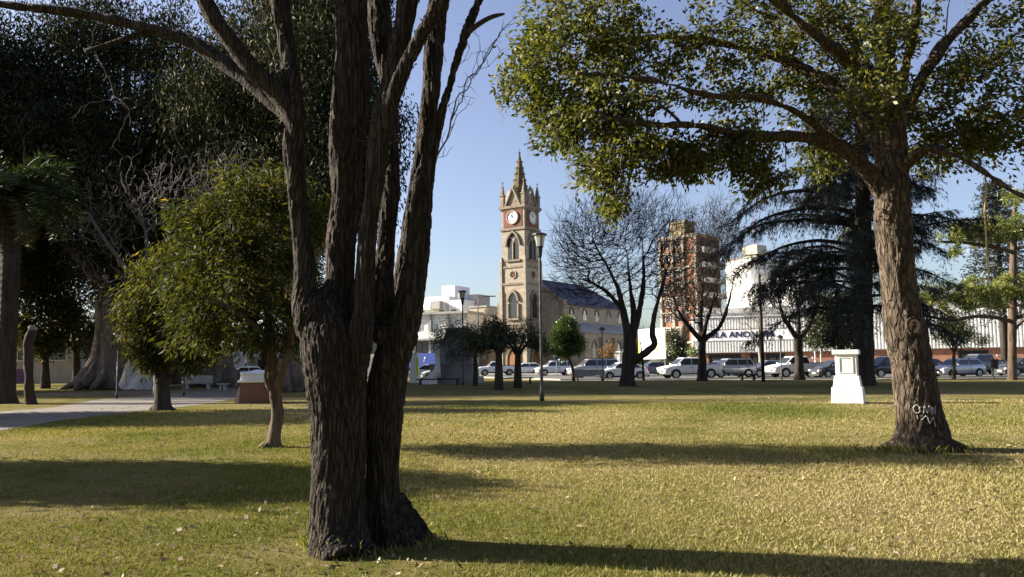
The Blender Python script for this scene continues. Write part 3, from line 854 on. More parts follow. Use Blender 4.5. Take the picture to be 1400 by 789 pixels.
# local -y faces left, +x... second visible flank
m = MB(); m.box((2.5, 5.8, H + 0.1), (5.3, 11.9, 0.25)); m.build('parapet', M['concrete'], blk)
m = MB(); zt0 = H + 0.2; zt1 = bz(335)
m.box((2.5, 5.2, zt0 + 0.5), (2.2, 2.2, 1.0)); m.box((2.5, 5.2, (zt0 + 0.9 + zt1) / 2), (3.0, 3.0, zt1 - zt0 - 0.9)); m.build('water_tank', M['concrete'], blk)
m = MB(); m.tube([(2.5, 5.2, zt1), (2.5, 5.2, zt1 + 9)], 0.05, 4)
for k in range(4): m.box((2.5, 5.2, zt1 + 0.6 + 0.7 * k), (0.5 - 0.06 * k, 0.04, 0.04))
m.build('antenna_mast', M['lamp_red'], blk)
wp = P(1052, 500, 130); 
wb = thing('white_building', 'plain white low block behind the supermarket roof beside the drooping conifer', 'building', (wp.x, wp.y, 0), math.radians(-38))
hb = Zat(1070, 382, 130)
m = MB(); m.box((3.2, 4, hb / 2), (6.4, 8, hb)); m.build('wall', M['white'], wb)
m = MB(); m.box((3.2, 4, hb + 0.12), (6.7, 8.3, 0.25)); m.build('parapet', M['concrete'], wb)

# ------------------------------------------------------------------ buildings left of the church
lb = P(560, 500, 118)
long_b = thing('shop_building', 'long white two-storey building with balconies above a blue storefront', 'building', (lb.x - 10, lb.y + 4.5, 0), math.radians(-24))
H = 8.6; LL = 20.5
m = MB(); m.box((LL / 2, 5, H / 2), (LL, 10, H)); m.build('wall', M['plaster'], long_b)
m = MB(); m.box((LL / 2, 4.8, H + 0.15), (LL + 0.8, 11, 0.3)); m.box((LL / 2, -0.5, 5.0), (LL, 1.0, 0.25)); m.box((LL / 2, -0.5, 2.65), (LL, 1.0, 0.25)); 
for k in range(8): m.box((0.2 + k * 2.87, -0.15, H / 2), (0.3, 0.34, H - 0.1))
m.build('concrete_frame', M['plaster_grey'], long_b)
m = MB(); m.box((LL / 2, -0.95, 5.6), (LL, 0.08, 0.95)); m.build('balcony', M['white'], long_b)
for k in range(7):
    for z in (7.0, 3.9):
        window(long_b, Matrix.Translation((0, -0.02, 0)), 1.6 + k * 2.87, z, 2.0, 1.7, M['iron'] if z < 5 else M['white'], M['glass'] if z < 5 else M['plaster'], 0.1, True)
m = MB(); m.box((13.2, -1.06, 1.95), (8.2, 0.14, 2.1)); sf = m.build('storefront', M['blue'], long_b)
m = MB(); m.prism([(14.0, 2.0), (14.35, 2.3), (14.15, 2.55), (14.0, 2.35), (14.15, 2.1), (14.0, 1.6)], -1.16, -1.13); m.build('emblem', M['white'], sf)
m = MB(); m.box((13.2, -0.62, 0.45), (8.0, 0.1, 0.9)); m.build('door', M['dark'], long_b)

tb = P(606, 500, 165); tz = lambda py: Zat(606, py, 165)
tall = thing('white_apartments', 'stepped white apartment block rising behind the long two-storey building', 'apartment block', (tb.x, tb.y, 0), math.radians(-28))
m = MB()
m.box((-2.5, 5, tz(405) / 2), (8.0, 10, tz(405))); m.box((-0.6, 6, tz(389) / 2), (3.2, 6, tz(389))); m.box((2.8, 4.5, tz(411) / 2), (4.2, 9, tz(411)))
m.build('wall', M['white'], tall)
m = MB(); m.box((4.4, 7, tz(402) / 2), (2.6, 5, tz(402))); m.box((3.0, 1.5, tz(407)), (0.5, 0.5, 1.8)); m.box((-1.2, -0.55, tz(417)), (2.2, 1.2, 1.6))
m.build('service_core', M['plaster_grey'], tall)
for k in range(3):
    for sx in (-5.2, -0.2, 2.6):
        window(tall, Matrix.Translation((0, -0.02, 0)), sx, tz(428) + k * -2.9, 1.3, 1.3, M['plaster_grey'])
for k in range(3): MB().box((-4.4, -0.6, tz(420) - 2.7 * k), (4.2, 1.2, 0.9)).build('balcony', M['white'], tall)
gb = P(654, 500, 150); gz_ = Zat(654, 420, 150)
gbl = thing('grey_building', 'plain grey-beige block between the street light and the church balustrade', 'building', (gb.x, gb.y, 0), math.radians(-28))
m = MB(); m.box((0, 3, gz_ / 2), (3.6, 6, gz_)); m.build('wall', M['plaster_beige'], gbl)
m = MB(); m.box((0, 3, gz_ + 0.1), (3.9, 6.3, 0.3)); m.build('parapet', M['plaster_grey'], gbl)

# left street front seen under the trees
def front(name, label, px0, px1, Y, h, rz, mat, cat='building'):
    a = P(px0, 500, Y); b = P(px1, 500, Y); wd = (b.x - a.x)
    o = thing(name, label, cat, (a.x, a.y, 0), rz)
    MB().box((wd / 2, 4, h / 2), (wd, 8, h)).build('wall', mat, o)
    MB().box((wd / 2, 3.9, h + 0.1), (wd + 0.4, 8.5, 0.25)).build('parapet', M['plaster_grey'], o)
    return o, wd
fb, wd = front('shop_building', 'dim grey storefront with a mural panel seen under the twisted small tree', 150, 318, 88, 5.6, 0, M['plaster_grey'])
for k in range(6):
    window(fb, Matrix.Translation((0, -0.03, 0)), 1.2 + k * 2.2, 1.5, 1.7, 2.4, M['plaster'] if k % 2 else M['iron'], M['dark'], 0.12, False, 'shop_front')
MB().box((8.4, -0.15, 2.3), (4.6, 0.12, 2.2)).build('mural', mat_noise('mural', (0.09, 0.075, 0.08), (0.4, 0.36, 0.38), 1.6, 0.8), fb)
MB().box((wd / 2, -0.5, 3.9), (wd, 1.2, 0.25)).build('canopy', M['plaster'], fb)
wbld, wd = front('white_shop', 'white modern shop with a flat canopy and red fascia behind the brick pedestal', 322, 400, 95, 4.6, 0, M['plaster'])
MB().box((wd / 2, -0.9, 2.75), (wd, 1.8, 0.3)).build('canopy', M['white'], wbld)
MB().box((wd / 2, -0.1, 3.6), (wd * 0.9, 0.2, 0.6)).build('fascia', M['brick_red'], wbld)
for k in range(3):
    window(wbld, Matrix.Translation((0, -0.03, 0)), 1.2 + k * 2.1, 1.25, 1.6, 2.2, M['white'], M['glass'], 0.12, False, 'shop_front')
fl, wd = front('low_building', 'low pale building with painted wall at far left behind the palm', -170, 108, 84, 4.2, 0, M['plaster_beige'])
for k in range(6):
    window(fl, Matrix.Translation((0, -0.03, 0)), 2 + k * 3.4, 2.9, 1.8, 1.2, M['plaster'], M['glass'], 0.1, True)
m = MB(); m.box((14.6, -0.04, 0.8), (3.2, 0.08, 1.4)); m.build('mural', mat_noise('painted_wall', (0.25, 0.07, 0.06), (0.09, 0.10, 0.28), 1.2, 0.8), fl)
# ------------------------------------------------------------------ vehicles (local: nose towards +x)
def wheel(parent, x, y, r, w=0.2):
    s = 1 if y > 0 else -1
    T = Matrix.Translation((x, y, r)) @ Matrix.Rotation(-s * math.pi / 2, 4, 'X')
    t = MB().lathe([(r * 0.62, -w / 2), (r * 0.95, -w / 2), (r, -w * 0.3), (r, w * 0.3), (r * 0.95, w / 2), (r * 0.66, w / 2), (r * 0.62, w * 0.3)], 20, T).build('wheel', M['tyre'], parent, True)
    m = MB()
    m.lathe([(r * 0.64, w * 0.36), (r * 0.64, w * 0.50), (r * 0.58, w * 0.50), (r * 0.55, w * 0.38)], 18, T)
    for k in range(5):
        m.box((r * 0.33, 0, w * 0.42), (r * 0.5, r * 0.16, w * 0.12), T @ Matrix.Rotation(k * 2 * math.pi / 5, 4, 'Z'))
    m.lathe([(r * 0.16, w * 0.40), (r * 0.12, w * 0.52)], 10, T)
    m.build('rim', M['rim'], t)
def loft(mb, stations):
    """stations: (x, [(y,z)...half ring from bottom centre to top centre])"""
    n = len(stations[0][1]); vs = []
    for x, ring in stations:
        full = ring + [(-y, z) for y, z in ring[-2:0:-1]]
        vs += [(x, y, z) for y, z in full]
    N = 2 * n - 2; fs = []
    for j in range(len(stations) - 1):
        for k in range(N):
            k2 = (k + 1) % N
            fs.append((j * N + k, j * N + k2, (j + 1) * N + k2, (j + 1) * N + k))
    fs.append(tuple(range(N - 1, -1, -1))); b = (len(stations) - 1) * N
    fs.append(tuple(range(b, b + N)))
    mb.add(vs, fs)
def make_car(kind, paint, label, name=None, cat=None):
    spec = {
        # L, W, body profile [(x, z top, half width scale)], cabin x at belt/roof, belt, roof, wheel radius, wheel x, side splits
        'hatch': dict(L=4.05, W=1.70, top=[(2.02, .62, .80), (1.92, .72, .90), (1.5, .86, .98), (.95, .94, 1), (-1.6, .96, 1), (-1.92, .95, .95), (-2.02, .80, .86)],
                      cab=(1.15, .35, -1.45, -1.92), belt=.92, roof=1.47, r=.31, wx=(1.28, -1.25), zb=.2, split=(-.45,)),
        'sedan': dict(L=4.45, W=1.74, top=[(2.22, .60, .80), (2.1, .72, .92), (1.6, .86, .98), (1.0, .95, 1), (-1.4, .98, 1), (-2.0, .98, .95), (-2.22, .82, .86)],
                      cab=(1.2, .40, -1.0, -1.75), belt=.93, roof=1.45, r=.31, wx=(1.38, -1.32), zb=.2, split=(-.4,)),
        'suv':   dict(L=4.25, W=1.78, top=[(2.12, .75, .82), (2.02, .88, .93), (1.6, 1.02, .99), (1.1, 1.08, 1), (-1.7, 1.10, 1), (-2.02, 1.08, .95), (-2.12, .9, .88)],
                      cab=(1.25, .50, -1.75, -2.03), belt=1.06, roof=1.68, r=.35, wx=(1.32, -1.30), zb=.28, split=(-.4, -1.3)),
        'wagon': dict(L=5.0, W=1.84, top=[(2.5, .80, .84), (2.4, .95, .94), (1.9, 1.08, .99), (1.35, 1.14, 1), (-2.0, 1.16, 1), (-2.4, 1.14, .96), (-2.5, .95, .9)],
                      cab=(1.5, .75, -2.15, -2.42), belt=1.12, roof=1.80, r=.38, wx=(1.55, -1.5), zb=.33, split=(-.1, -1.0)),
        'pickup': dict(L=5.25, W=1.85, top=[(2.62, .82, .84), (2.52, .98, .94), (2.0, 1.10, .99), (1.45, 1.15, 1), (-.75, 1.16, 1), (-.86, 1.18, 1), (-2.5, 1.20, .98), (-2.62, 1.12, .95)],
                      cab=(1.55, .80, -.62, -.80), belt=1.13, roof=1.80, r=.39, wx=(1.62, -1.58), zb=.36, split=(.1,)),
        'single': dict(L=5.0, W=1.78, top=[(2.5, .82, .84), (2.4, .96, .94), (1.9, 1.06, .99), (1.2, 1.10, 1), (.0, 1.12, 1), (-.2, 1.14, 1), (-2.4, 1.16, .98), (-2.5, 1.1, .95)],
                      cab=(1.25, .65, .02, -.14), belt=1.08, roof=1.70, r=.36, wx=(1.5, -1.45), zb=.34, split=()),
    }[kind]
    hw = spec['W'] / 2; zb = spec['zb']; belt = spec['belt']; roof = spec['roof']
    root = thing(name or ('pickup_truck' if kind in ('pickup', 'single') else 'parked_car'), label, cat or ('pickup' if kind in ('pickup', 'single') else 'car'))
    st = []
    for x, zt, s in spec['top']:
        w = hw * s
        st.append((x, [(0, zb), (w * .90, zb), (w * .97, zb + .14), (w, zb + (zt - zb) * .55), (w * .985, zt - .10), (w * .93, zt - .015), (w * .5, zt + .015), (0, zt + .02)]))
    mb = MB(); loft(mb, st)
    body = mb.build('body', paint, root, True, 0.0)
    # cabin
    x1, x2, x3, x4 = spec['cab'][0], spec['cab'][1], spec['cab'][2], spec['cab'][3]
    hb, hr = hw * .93, hw * .72
    cab = MB()
    cab.add([(x1, hb * .92, belt), (x4, hb * .94, belt), (x4, -hb * .94, belt), (x1, -hb * .92, belt),
             (x2, hr, roof - .05), (x3, hr, roof - .05), (x3, -hr, roof - .05), (x2, -hr, roof - .05),
             (x2 - .15, hr * .8, roof), (x3 + .12, hr * .8, roof), (x3 + .12, -hr * .8, roof), (x2 - .15, -hr * .8, roof)],
            [(0, 1, 5, 4), (2, 3, 7, 6), (3, 0, 4, 7), (1, 2, 6, 5), (4, 5, 9, 8), (6, 7, 11, 10), (7, 4, 8, 11), (5, 6, 10, 9), (8, 9, 10, 11)])
    cab.build('roof', paint, root, False, 0.04)
    z1, z2 = belt + .05, roof - .12
    def cx(t, front):                      # x of the cabin edge at height fraction
        return (x1 + (x2 - x1) * t) if front else (x4 + (x3 - x4) * t)
    def yy(z):
        t = (z - belt) / (roof - .05 - belt); return hb * .93 + (hr - hb * .93) * t
    t1 = (z1 - belt) / (roof - .05 - belt); t2 = (z2 - belt) / (roof - .05 - belt)
    cuts = [None] + list(spec['split']) + [None]
    for s in (-1, 1):
        for i in range(len(cuts) - 1):
            fa = cx(t1, True) - .16 if cuts[i] is None else cuts[i] - .035
            fb_ = cx(t2, True) - .10 if cuts[i] is None else cuts[i] - .035
            ra = cx(t1, False) + .12 if cuts[i + 1] is None else cuts[i + 1] + .035
            rb = cx(t2, False) + .12 if cuts[i + 1] is None else cuts[i + 1] + .035
            o = .012
            vs = [(fa, s * (yy(z1) + o), z1), (ra, s * (yy(z1) + o), z1), (rb, s * (yy(z2) + o), z2), (fb_, s * (yy(z2) + o), z2)]
            vi = [(a, b - s * .03, c) for a, b, c in vs]
            MB().add(vs + vi, [(0, 1, 2, 3), (7, 6, 5, 4), (0, 4, 5, 1), (1, 5, 6, 2), (2, 6, 7, 3), (3, 7, 4, 0)]).build('window', M['glass'], root)
    def screen(xa, xb, nm, dx):
        vs = []
        for t, z in ((.1, belt + .1 * (roof - .05 - belt)), (.88, belt + .88 * (roof - .05 - belt))):
            x = xa + (xb - xa) * t; w = (hb * .92 + (hr - hb * .92) * t) * .9
            vs += [(x + dx, w, z + .01), (x + dx, -w, z + .01)]
        MB().add(vs + [(a - dx * 2, b, c - .02) for a, b, c in vs], [(0, 1, 3, 2), (4, 6, 7, 5), (0, 4, 5, 1), (2, 3, 7, 6), (0, 2, 6, 4), (1, 5, 7, 3)]).build(nm, M['glass'], root)
    screen(x1, x2, 'windscreen', .014); screen(x4, x3, 'rear_window', -.014)
    r = spec['r']
    for wx in spec['wx']:
        m = MB()
        for s in (-1, 1):
            T = Matrix.Translation((wx, s * (hw + .004), r)) @ Matrix.Rotation(-s * math.pi / 2, 4, 'X')
            pts = [((r + .07) * math.cos(a), (r + .07) * math.sin(a)) for a in np.linspace(-.35, math.pi + .35, 15)]
            m.slab([(px_, -py_ if s > 0 else py_) for px_, py_ in pts], -.12, .0, T)
        m.build('wheel_arch', M['plastic'], root)
        for s in (-1, 1): wheel(root, wx, s * (hw - .07), r)
    L2 = spec['L'] / 2; hz = spec['top'][1][1]
    for s in (-1, 1):
        MB().box((L2 - .13, s * hw * .70, hz - .10), (.22, .34, .15), None, -s * .35).build('headlight', M['lamp_white'], root)
        MB().box((-L2 + .06, s * hw * .80, belt - .12), (.14, .2, .3)).build('tail_light', M['lamp_red'], root)
        MB().box((x1 - .28, s * (hw + .09), belt + .08), (.12, .2, .15), None).build('mirror', paint, root, False, .03)
        for cxx in (list(spec['split']) or [.0])[:1]:
            MB().box((cxx + .12, s * (hw + .002), belt - .16), (.16, .03, .035)).build('door_handle', M['plastic'] if kind != 'hatch' else paint, root)
            m = MB(); m.box((cxx - .01, s * (hw - .012), (belt + zb) / 2 + .05), (.014, .03, belt - zb - .3))
            m.box((x1 - .25, s * (hw - .012), (belt + zb) / 2 + .05), (.014, .03, belt - zb - .3)); m.build('door_seam', M['plastic'], root)
    m = MB(); m.box((L2 - .02, 0, zb + .27), (.08, hw * 1.05, .16)); m.box((L2 - .05, 0, hz - .14), (.1, hw * .8, .10)); m.build('grille', M['plastic'], root)
    m = MB(); m.box((L2 - .1, 0, zb + .06), (.26, hw * 1.6, .14)); m.box((-L2 + .1, 0, zb + .1), (.24, hw * 1.7, .2)); m.box((0, hw * .9, zb + .05), (spec['wx'][0] * 2 - 2 * r - .25, .12, .1)); m.box((0, -hw * .9, zb + .05), (spec['wx'][0] * 2 - 2 * r - .25, .12, .1))
    m.build('bumper', M['plastic'], root)
    MB().box((L2 + .025, 0, zb + .2), (.02, .42, .12)).build('number_plate', M['white'], root)
    if kind in ('pickup', 'single'):
        xb0, xb1 = spec['cab'][3] - .12, -L2 + .12
        MB().box(((xb0 + xb1) / 2, 0, 1.215), (xb0 - xb1, hw * 1.62, .05)).build('load_bed', M['plastic'], root)
        m = MB()
        for s in (-1, 1): m.tube([(xb0 - .05, s * hw * .74, 1.2), (xb0 - .12, s * hw * .70, 1.72), (xb0 - .6, s * hw * .84, 1.24)], .035, 6)
        if kind == 'pickup': m.build('roll_bar', paint, root)
    if kind in ('wagon', 'suv'):
        m = MB()
        for s in (-1, 1): m.tube([(x2 - .2, s * hr * .78, roof + .05), (x3 + .25, s * hr * .78, roof + .05)], .025, 6)
        m.build('roof_rail', M['plastic'], root)
    return root
CARS = 'cars parked along the street'
def place(o, px, Y, deg, group=CARS):
    q = P(px, 500, Y); o.location = (q.x, q.y, 0.008); o.rotation_euler = (0, 0, math.radians(deg)); o['group'] = group
    return o
proto = {}
def car(kind, paint, label, px, Y, deg):
    key = (kind, paint)
    if key not in proto:
        proto[key] = o = make_car(kind, M[paint], label)
    else:
        o = copy_tree(proto[key]); o['label'] = label
    return place(o, px, Y, deg)
car('hatch', 'car_silver', 'silver hatchback parked beside the white gate pillar behind the big trunk', 584, 80, 184)
car('hatch', 'car_white', 'small white hatchback half hidden behind the grey stone monument', 606, 74, 186)
car('single', 'car_white', 'white single-cab pickup parked behind the twin dark round-topped trees', 679, 97, 188)
car('hatch', 'car_white', 'white hatchback parked in front of the church door beside the twin dark trees', 718, 103, 188)
car('suv', 'car_white', 'white small crossover parked behind the tall grey lamp post', 758, 92, 190)
car('wagon', 'car_silver', 'long silver van-bodied pickup with tinted windows beside the leafy young tree', 812, 78, 192)
car('sedan', 'car_white', 'white sedan parked partly behind the big forked bare tree', 850, 70, 192)
car('sedan', 'car_grey', 'dark grey sedan parked below the white billboard', 893, 84, 190)
car('pickup', 'car_white', 'white double-cab pickup left of the middle bare tree', 942, 69.5, 193)
car('hatch', 'car_white', 'small white hatchback showing only between the pickup and the crossover', 984, 80, 190)
car('suv', 'car_silver', 'pale silver crossover parked between the two white double-cab pickups', 998, 71.5, 192)
car('hatch', 'car_grey', 'dark grey hatchback parked behind the thin dark pole', 1050, 73.5, 190)
car('pickup', 'car_white', 'white double-cab pickup behind the right bare tree', 1090, 69, 192)
car('hatch', 'car_dark', 'black hatchback nosing out behind the white pedestal', 1142, 66.5, 194)
car('suv', 'car_black', 'black off-road wagon between the conifer trunk and the thick leaning trunk', 1214, 65, 192)
car('sedan', 'car_dark', 'dark sedan half hidden right of the thick leaning trunk', 1262, 71, 190)
car('hatch', 'car_silver', 'silver hatchback right of the thick leaning trunk', 1309, 63.5, 196)
car('pickup', 'car_grey', 'grey pickup parked behind the silver hatchback', 1342, 71.5, 190)
car('sedan', 'car_dark', 'dark sedan at the far right edge beyond the pine trunk', 1398, 66, 192)
car('hatch', 'car_white', 'white hatchback parked far back by the white canopy shop', 334, 86, 200)

# ------------------------------------------------------------------ lamps, poles, signs
def make_lantern(label, hgt):
    o = thing('street_lamp', label, 'street lamp', group='tapered lantern lamp posts')
    m = MB()
    m.lathe([(.10, 0), (.10, .35), (.07, .45), (.062, 1.2), (.05, hgt - 1.1), (.055, hgt - 1.0)], 12)
    m.build('post', M['pole_grey'], o, True)
    MB().lathe([(.055, hgt - 1.05), (.09, hgt - .95), (.13, hgt - .62), (.16, hgt - .60), (.16, hgt - .56)], 10).build('lantern_base', M['iron'], o)
    MB().lathe([(.15, hgt - .56), (.24, hgt - .12)], 8).build('lamp_glass', M['frost'], o)
    m = MB(); m.lathe([(.31, hgt - .12), (.31, hgt - .06), (.12, hgt)], 12)
    for k in range(4):
        a = k * math.pi / 2 + .4; 
        m.tube([(.155 * math.cos(a), .155 * math.sin(a), hgt - .57), (.245 * math.cos(a), .245 * math.sin(a), hgt - .12)], .014, 4)
    m.build('lamp_cap', M['iron'], o)
    return o
q = G(741, 548)
l1 = make_lantern('tall grey lamp post with a tapered lantern in front of the church tower', 6.75); l1.location = q
hq = P(741, 318, q.y).z; l1.scale = (1, 1, hq / 6.75)
q2 = P(633, 500, 58)
dup(l1, (q2.x, q2.y, 0), .3, 'black lamp post with a tapered lantern beside the grey stone monument', scale=(1, 1, Zat(633, 397, 58) / 6.75))
def small_lamp(label, px, top, Y, first=[None]):
    q = P(px, 500, Y); h = Zat(px, top, Y)
    if first[0] is None:
        o = thing('street_lamp', label, 'street lamp', group='small globe lamp posts'); first[0] = o
        MB().lathe([(.07, 0), (.07, .3), (.045, .4), (.04, 3.55)], 8).build('post', M['pole_grey'], o, True)
        MB().lathe([(.06, 3.5), (.17, 3.62), (.2, 3.72)], 10).build('lamp_glass', M['frost'], o)
        MB().lathe([(.28, 3.72), (.26, 3.8), (.08, 3.95)], 10).build('lamp_cap', M['iron'], o)
    else:
        o = copy_tree(first[0]); o['label'] = label
    o.location = (q.x, q.y, 0); o.scale = (1, 1, h / 3.95)
small_lamp('small lamp post standing before the silver van-bodied pickup', 824, 447, 63)
small_lamp('small lamp post standing before the white pickup near the right bare tree', 1068, 458, 62)
small_lamp('thin lamp post beside the white-barked eucalyptus under the trees', 252, 474, 44)
small_lamp('thin lamp post close to the giant buttressed eucalyptus trunk', 161, 452, 41)
q = P(654, 500, 97); zt = Zat(654, 406, 97)
o = thing('street_light', 'grey street light with a curved arm reaching towards the church', 'street light', (q.x, q.y, 0))
MB().tube([(0, 0, 0), (0, 0, zt - 1.0), (.15, 0, zt - .35), (.6, 0, zt), (1.4, 0, zt + .08)], [.09, .07, .06, .05, .045], 8).build('post', M['pole_grey'], o, True)
MB().box((1.75, 0, zt + .06), (.8, .25, .12), None).build('lamp_head', M['pole_grey'], o, False, .03)
q = P(1043, 500, 57)
o = thing('utility_pole', 'thick dark pole rising in front of the supermarket lettering', 'pole', (q.x, q.y, 0))
zp = Zat(1043, 375, 57)
MB().lathe([(.13, 0), (.09, zp)], 10).build('post', M['bark_dark'], o, True)

q = P(761, 500, 76); z = Zat(761, 487, 76)
o = thing('road_sign', 'round blue road sign on a white post below the leafy young tree', 'road sign', (q.x, q.y, 0))
MB().box((0, .04, z / 2), (.1, .06, z)).build('post', M['white'], o)
s = MB().lathe([(.33, -.015), (.33, .015)], 20, Matrix.Translation((0, -.02, z)) @ Matrix.Rotation(math.pi / 2, 4, 'X')).build('sign_disc', M['blue'], o)
MB().tube([(-.12, -.045, z - .12), (-.1, -.045, z + .02), (.02, -.045, z + .08), (.1, -.045, z + .16)], .025, 4).build('arrow', M['white'], s)
q = P(567, 500, 66)
o = thing('gate_pillar', 'white gate pillar with a lime yellow sign panel beside the big trunk', 'pillar', (q.x, q.y, 0), -.3)
MB().box((0, 0, 1.15), (.7, .6, 2.3), None, 0, .75).build('shaft', M['white'], o, False, .02)
MB().box((0, 0, 2.38), (.7, .6, .16)).build('capital', M['white'], o)
MB().box((.36, -.32, 1.35), (.2, .05, 1.5)).build('sign_panel', M['lime'], o)
q = P(845, 500, 92)
o = thing('gate_pillar', 'white square gate pillar beside the rust-leaved bush', 'pillar', (q.x, q.y, 0), -.5)
zt = Zat(845, 482, 92)
MB().box((0, 0, zt / 2), (.7, .7, zt)).build('shaft', M['plaster'], o); MB().box((0, 0, zt + .08), (.9, .9, .16)).build('capital', M['white'], o)
# billboard
q = P(874, 500, 82); q_ = P(911, 500, 79)
za, zb_ = Zat(890, 491, 80), Zat(890, 449, 80); wdt = math.hypot(q_.x - q.x, q_.y - q.y)
o = thing('billboard', 'white billboard with yellow corner beside the forked bare tree', 'billboard', (q.x, q.y, 0), math.atan2(q_.y - q.y, q_.x - q.x))
MB().box((wdt / 2, 0, (za + zb_) / 2), (wdt, .12, zb_ - za)).build('panel', M['white'], o)
m = MB(); m.add([(0.02, -.07, za + .3), (0.28, -.07, za + .3), (0.25, -.07, zb_ - 1.2), (.02, -.07, zb_ - .9)], [(0, 1, 2, 3)]); m.add([(0.02, -.07, za + .02), (.75, -.07, za + .02), (.28, -.07, za + .28), (.02, -.07, za + .28)], [(0, 1, 2, 3)])
m.build('yellow_print', M['yellow'], o)
MB().box((wdt - .09, -.065, (za + zb_) / 2), (.12, .012, zb_ - za - .04)).build('yellow_border', M['yellow'], o)
MB().box((wdt * .68, -.065, za + .95), (.32, .012, .42)).build('yellow_print', M['yellow'], o)
m = MB(); m.box((wdt * .86, -.066, za + .85), (.28, .012, .85))
for k in range(3): m.box((wdt * .36, -.066, za + .9 + .14 * k), (.5, .012, .05))
for i in range(9):
    for j in range(7 - max(0, 4 - i)): m.box((wdt - .28 - .11 * (8 - i), -.066, zb_ - .16 - .11 * j), (.03, .012, .03))
m.build('blue_print', mat_plain('grey_blue_print', (.25, .28, .42), .6), o)
m = MB()
for sx in (.25, wdt - .3): m.box((sx, .2, zb_ / 2), (.12, .12, zb_))
m.build('post', M['pole_grey'], o)
# bin, benches, low wall
def bench(label, px, Y, wd, rz, mat, back=True, name='park_bench'):
    q = P(px, 500, Y); o = thing(name, label, 'bench', (q.x, q.y, 0), rz)
    m = MB(); m.box((0, 0, .42), (wd, .5, .09)); m.build('seat', mat, o, False, .015)
    if back: MB().box((0, .24, .70), (wd, .09, .46), Matrix.Translation((0, 0, 0))).build('backrest', mat, o, False, .015)
    for s in (-1, 1): MB().box((s * (wd / 2 - .25), 0, .19), (.14, .42, .375)).build('leg', mat, o)
    return o
bench('pale concrete bench with a backrest by the path under the trees', 271, 56, 1.9, .1, M['bench'])
bench('small low backless concrete bench beside the path under the trees', 306, 52, .75, 0, M['bench'], False)
bench('long grey concrete bench in front of the silver van-bodied pickup', 806, 64, 2.4, -.1, M['bench'])
bench('low dark backless bench in front of the pale silver crossover', 1022, 62, 1.4, -.1, M['bark_dark'], False)
bench('low dark backless bench in the shade left of the twin dark trees', 600, 59, 3.2, 0, M['bark_dark'], False)
bench('low dark backless bench in the shade between the twin dark trees and the lamp post', 705, 59.5, 2.6, 0, M['bark_dark'], False)
q = P(1360, 500, 57)
o = thing('litter_bin', 'dark litter bin on a yellowish post near the pine trunk', 'bin', (q.x, q.y, 0))
MB().lathe([(.22, .7), (.26, 1.35), (.27, 1.38)], 12).build('bucket', M['plastic'], o)
MB().box((.0, .3, .75), (.12, .1, 1.5)).build('post', M['bench'], o)
for px, lab in ((1115, 'left'), (1123, 'right')):
    q = P(px, 500, 72)
    o = thing('white_post', f'slim white post behind the dark green tree, {lab} of the pair', 'post', (q.x, q.y, 0), 0, 'slim white posts')
    MB().lathe([(.07, 0), (.06, 3.0)], 8).build('shaft', M['plaster'], o); MB().lathe([(.09, 3.0), (.02, 3.15)], 8).build('cap', M['plaster'], o)
# ------------------------------------------------------------------ monument
Y = 63.0; q = P(620, 500, Y); px2m = Y / F
o = thing('monument', 'grey stone monument on a broad stepped base with a white column', 'monument', (q.x, q.y, 0), -.12)
m = MB()
m.box((0, 0, .25), (4.2, 3.6, .5)); m.box((.1, 0, .95), (3.3, 2.8, .9)); m.box((.15, 0, 1.46), (3.5, 3.0, .14)); m.build('base', M['statue_stone'], o)
m = MB(); m.box((.25, 0, 2.3), (2.6, 2.2, 1.55)); m.box((.3, 0, 3.6), (1.9, 1.6, 1.1), None, 0, .8); m.box((.3, 0, 4.22), (1.75, 1.5, .14)); m.build('shaft', M['statue_stone'], o)
wc = MB().lathe([(.26, 0.5), (.24, 1.0), (.19, 1.6), (.17, 2.6), (.26, 2.65), (.28, 2.8), (.2, 2.85), (.24, 3.0), (.1, 3.2)], 12, Matrix.Translation((-.85, -1.95, 0))).build('white_column', M['white'], o, True)
MB().prism([(-2.3, .0), (-.85, .0), (-.85, 1.6), (-1.1, 1.1), (-1.6, .65)], -2.1, -1.85).build('buttress', M['white'], o)
# ------------------------------------------------------------------ pedestals
q = G(1164, 552); s = q.y / F
o = thing('white_pedestal', 'white painted stepped pedestal standing alone on the lawn', 'pedestal', (q.x + .05, q.y + .35, 0), math.radians(-27))
Hh = P(1164, 478, q.y).z; k = Hh / 1.97
m = MB(); m.box((0, 0, .30 * k), (1.08, .92, .60 * k), None, 0, .93); m.build('base', M['white_worn'], o, False, .02)
m = MB(); m.box((0, 0, .80 * k), (.92, .78, .42 * k), None, 0, .88); m.box((0, 0, 1.4 * k), (.70, .6, .80 * k)); m.build('shaft', M['white_worn'], o, False, .015)
m = MB(); m.box((0, 0, 1.79 * k), (.78, .68, .06)); m.box((0, 0, 1.88 * k), (.88, .76, .17 * k)); m.build('cap', M['white_worn'], o, False, .015)
m = MB()
for a in (0, math.pi / 2, math.pi, -math.pi / 2):
    Mx = Matrix.Rotation(a, 4, 'Z') @ Matrix.Translation((0, -.35 if a in (0, math.pi) else -.35, 0))
    hw_, dy = (.35, -.30) if a in (0, math.pi) else (.30, -.35)
    Mx = Matrix.Rotation(a, 4, 'Z') @ Matrix.Translation((0, dy, 0))
    for x_, z_, w_, h_ in ((0, 1.68 * k, .46, .03), (0, 1.12 * k, .46, .03), (-.22, 1.4 * k, .03, .56 * k - .03), (.22, 1.4 * k, .03, .56 * k - .03)):
        m.box((x_ * hw_ / .35, -.008, z_), (w_ * hw_ / .35 if w_ > .1 else w_, .02, h_), Mx)
m.build('panel_frame', M['white_worn'], o)
q = G(345, 552); s = q.y / F
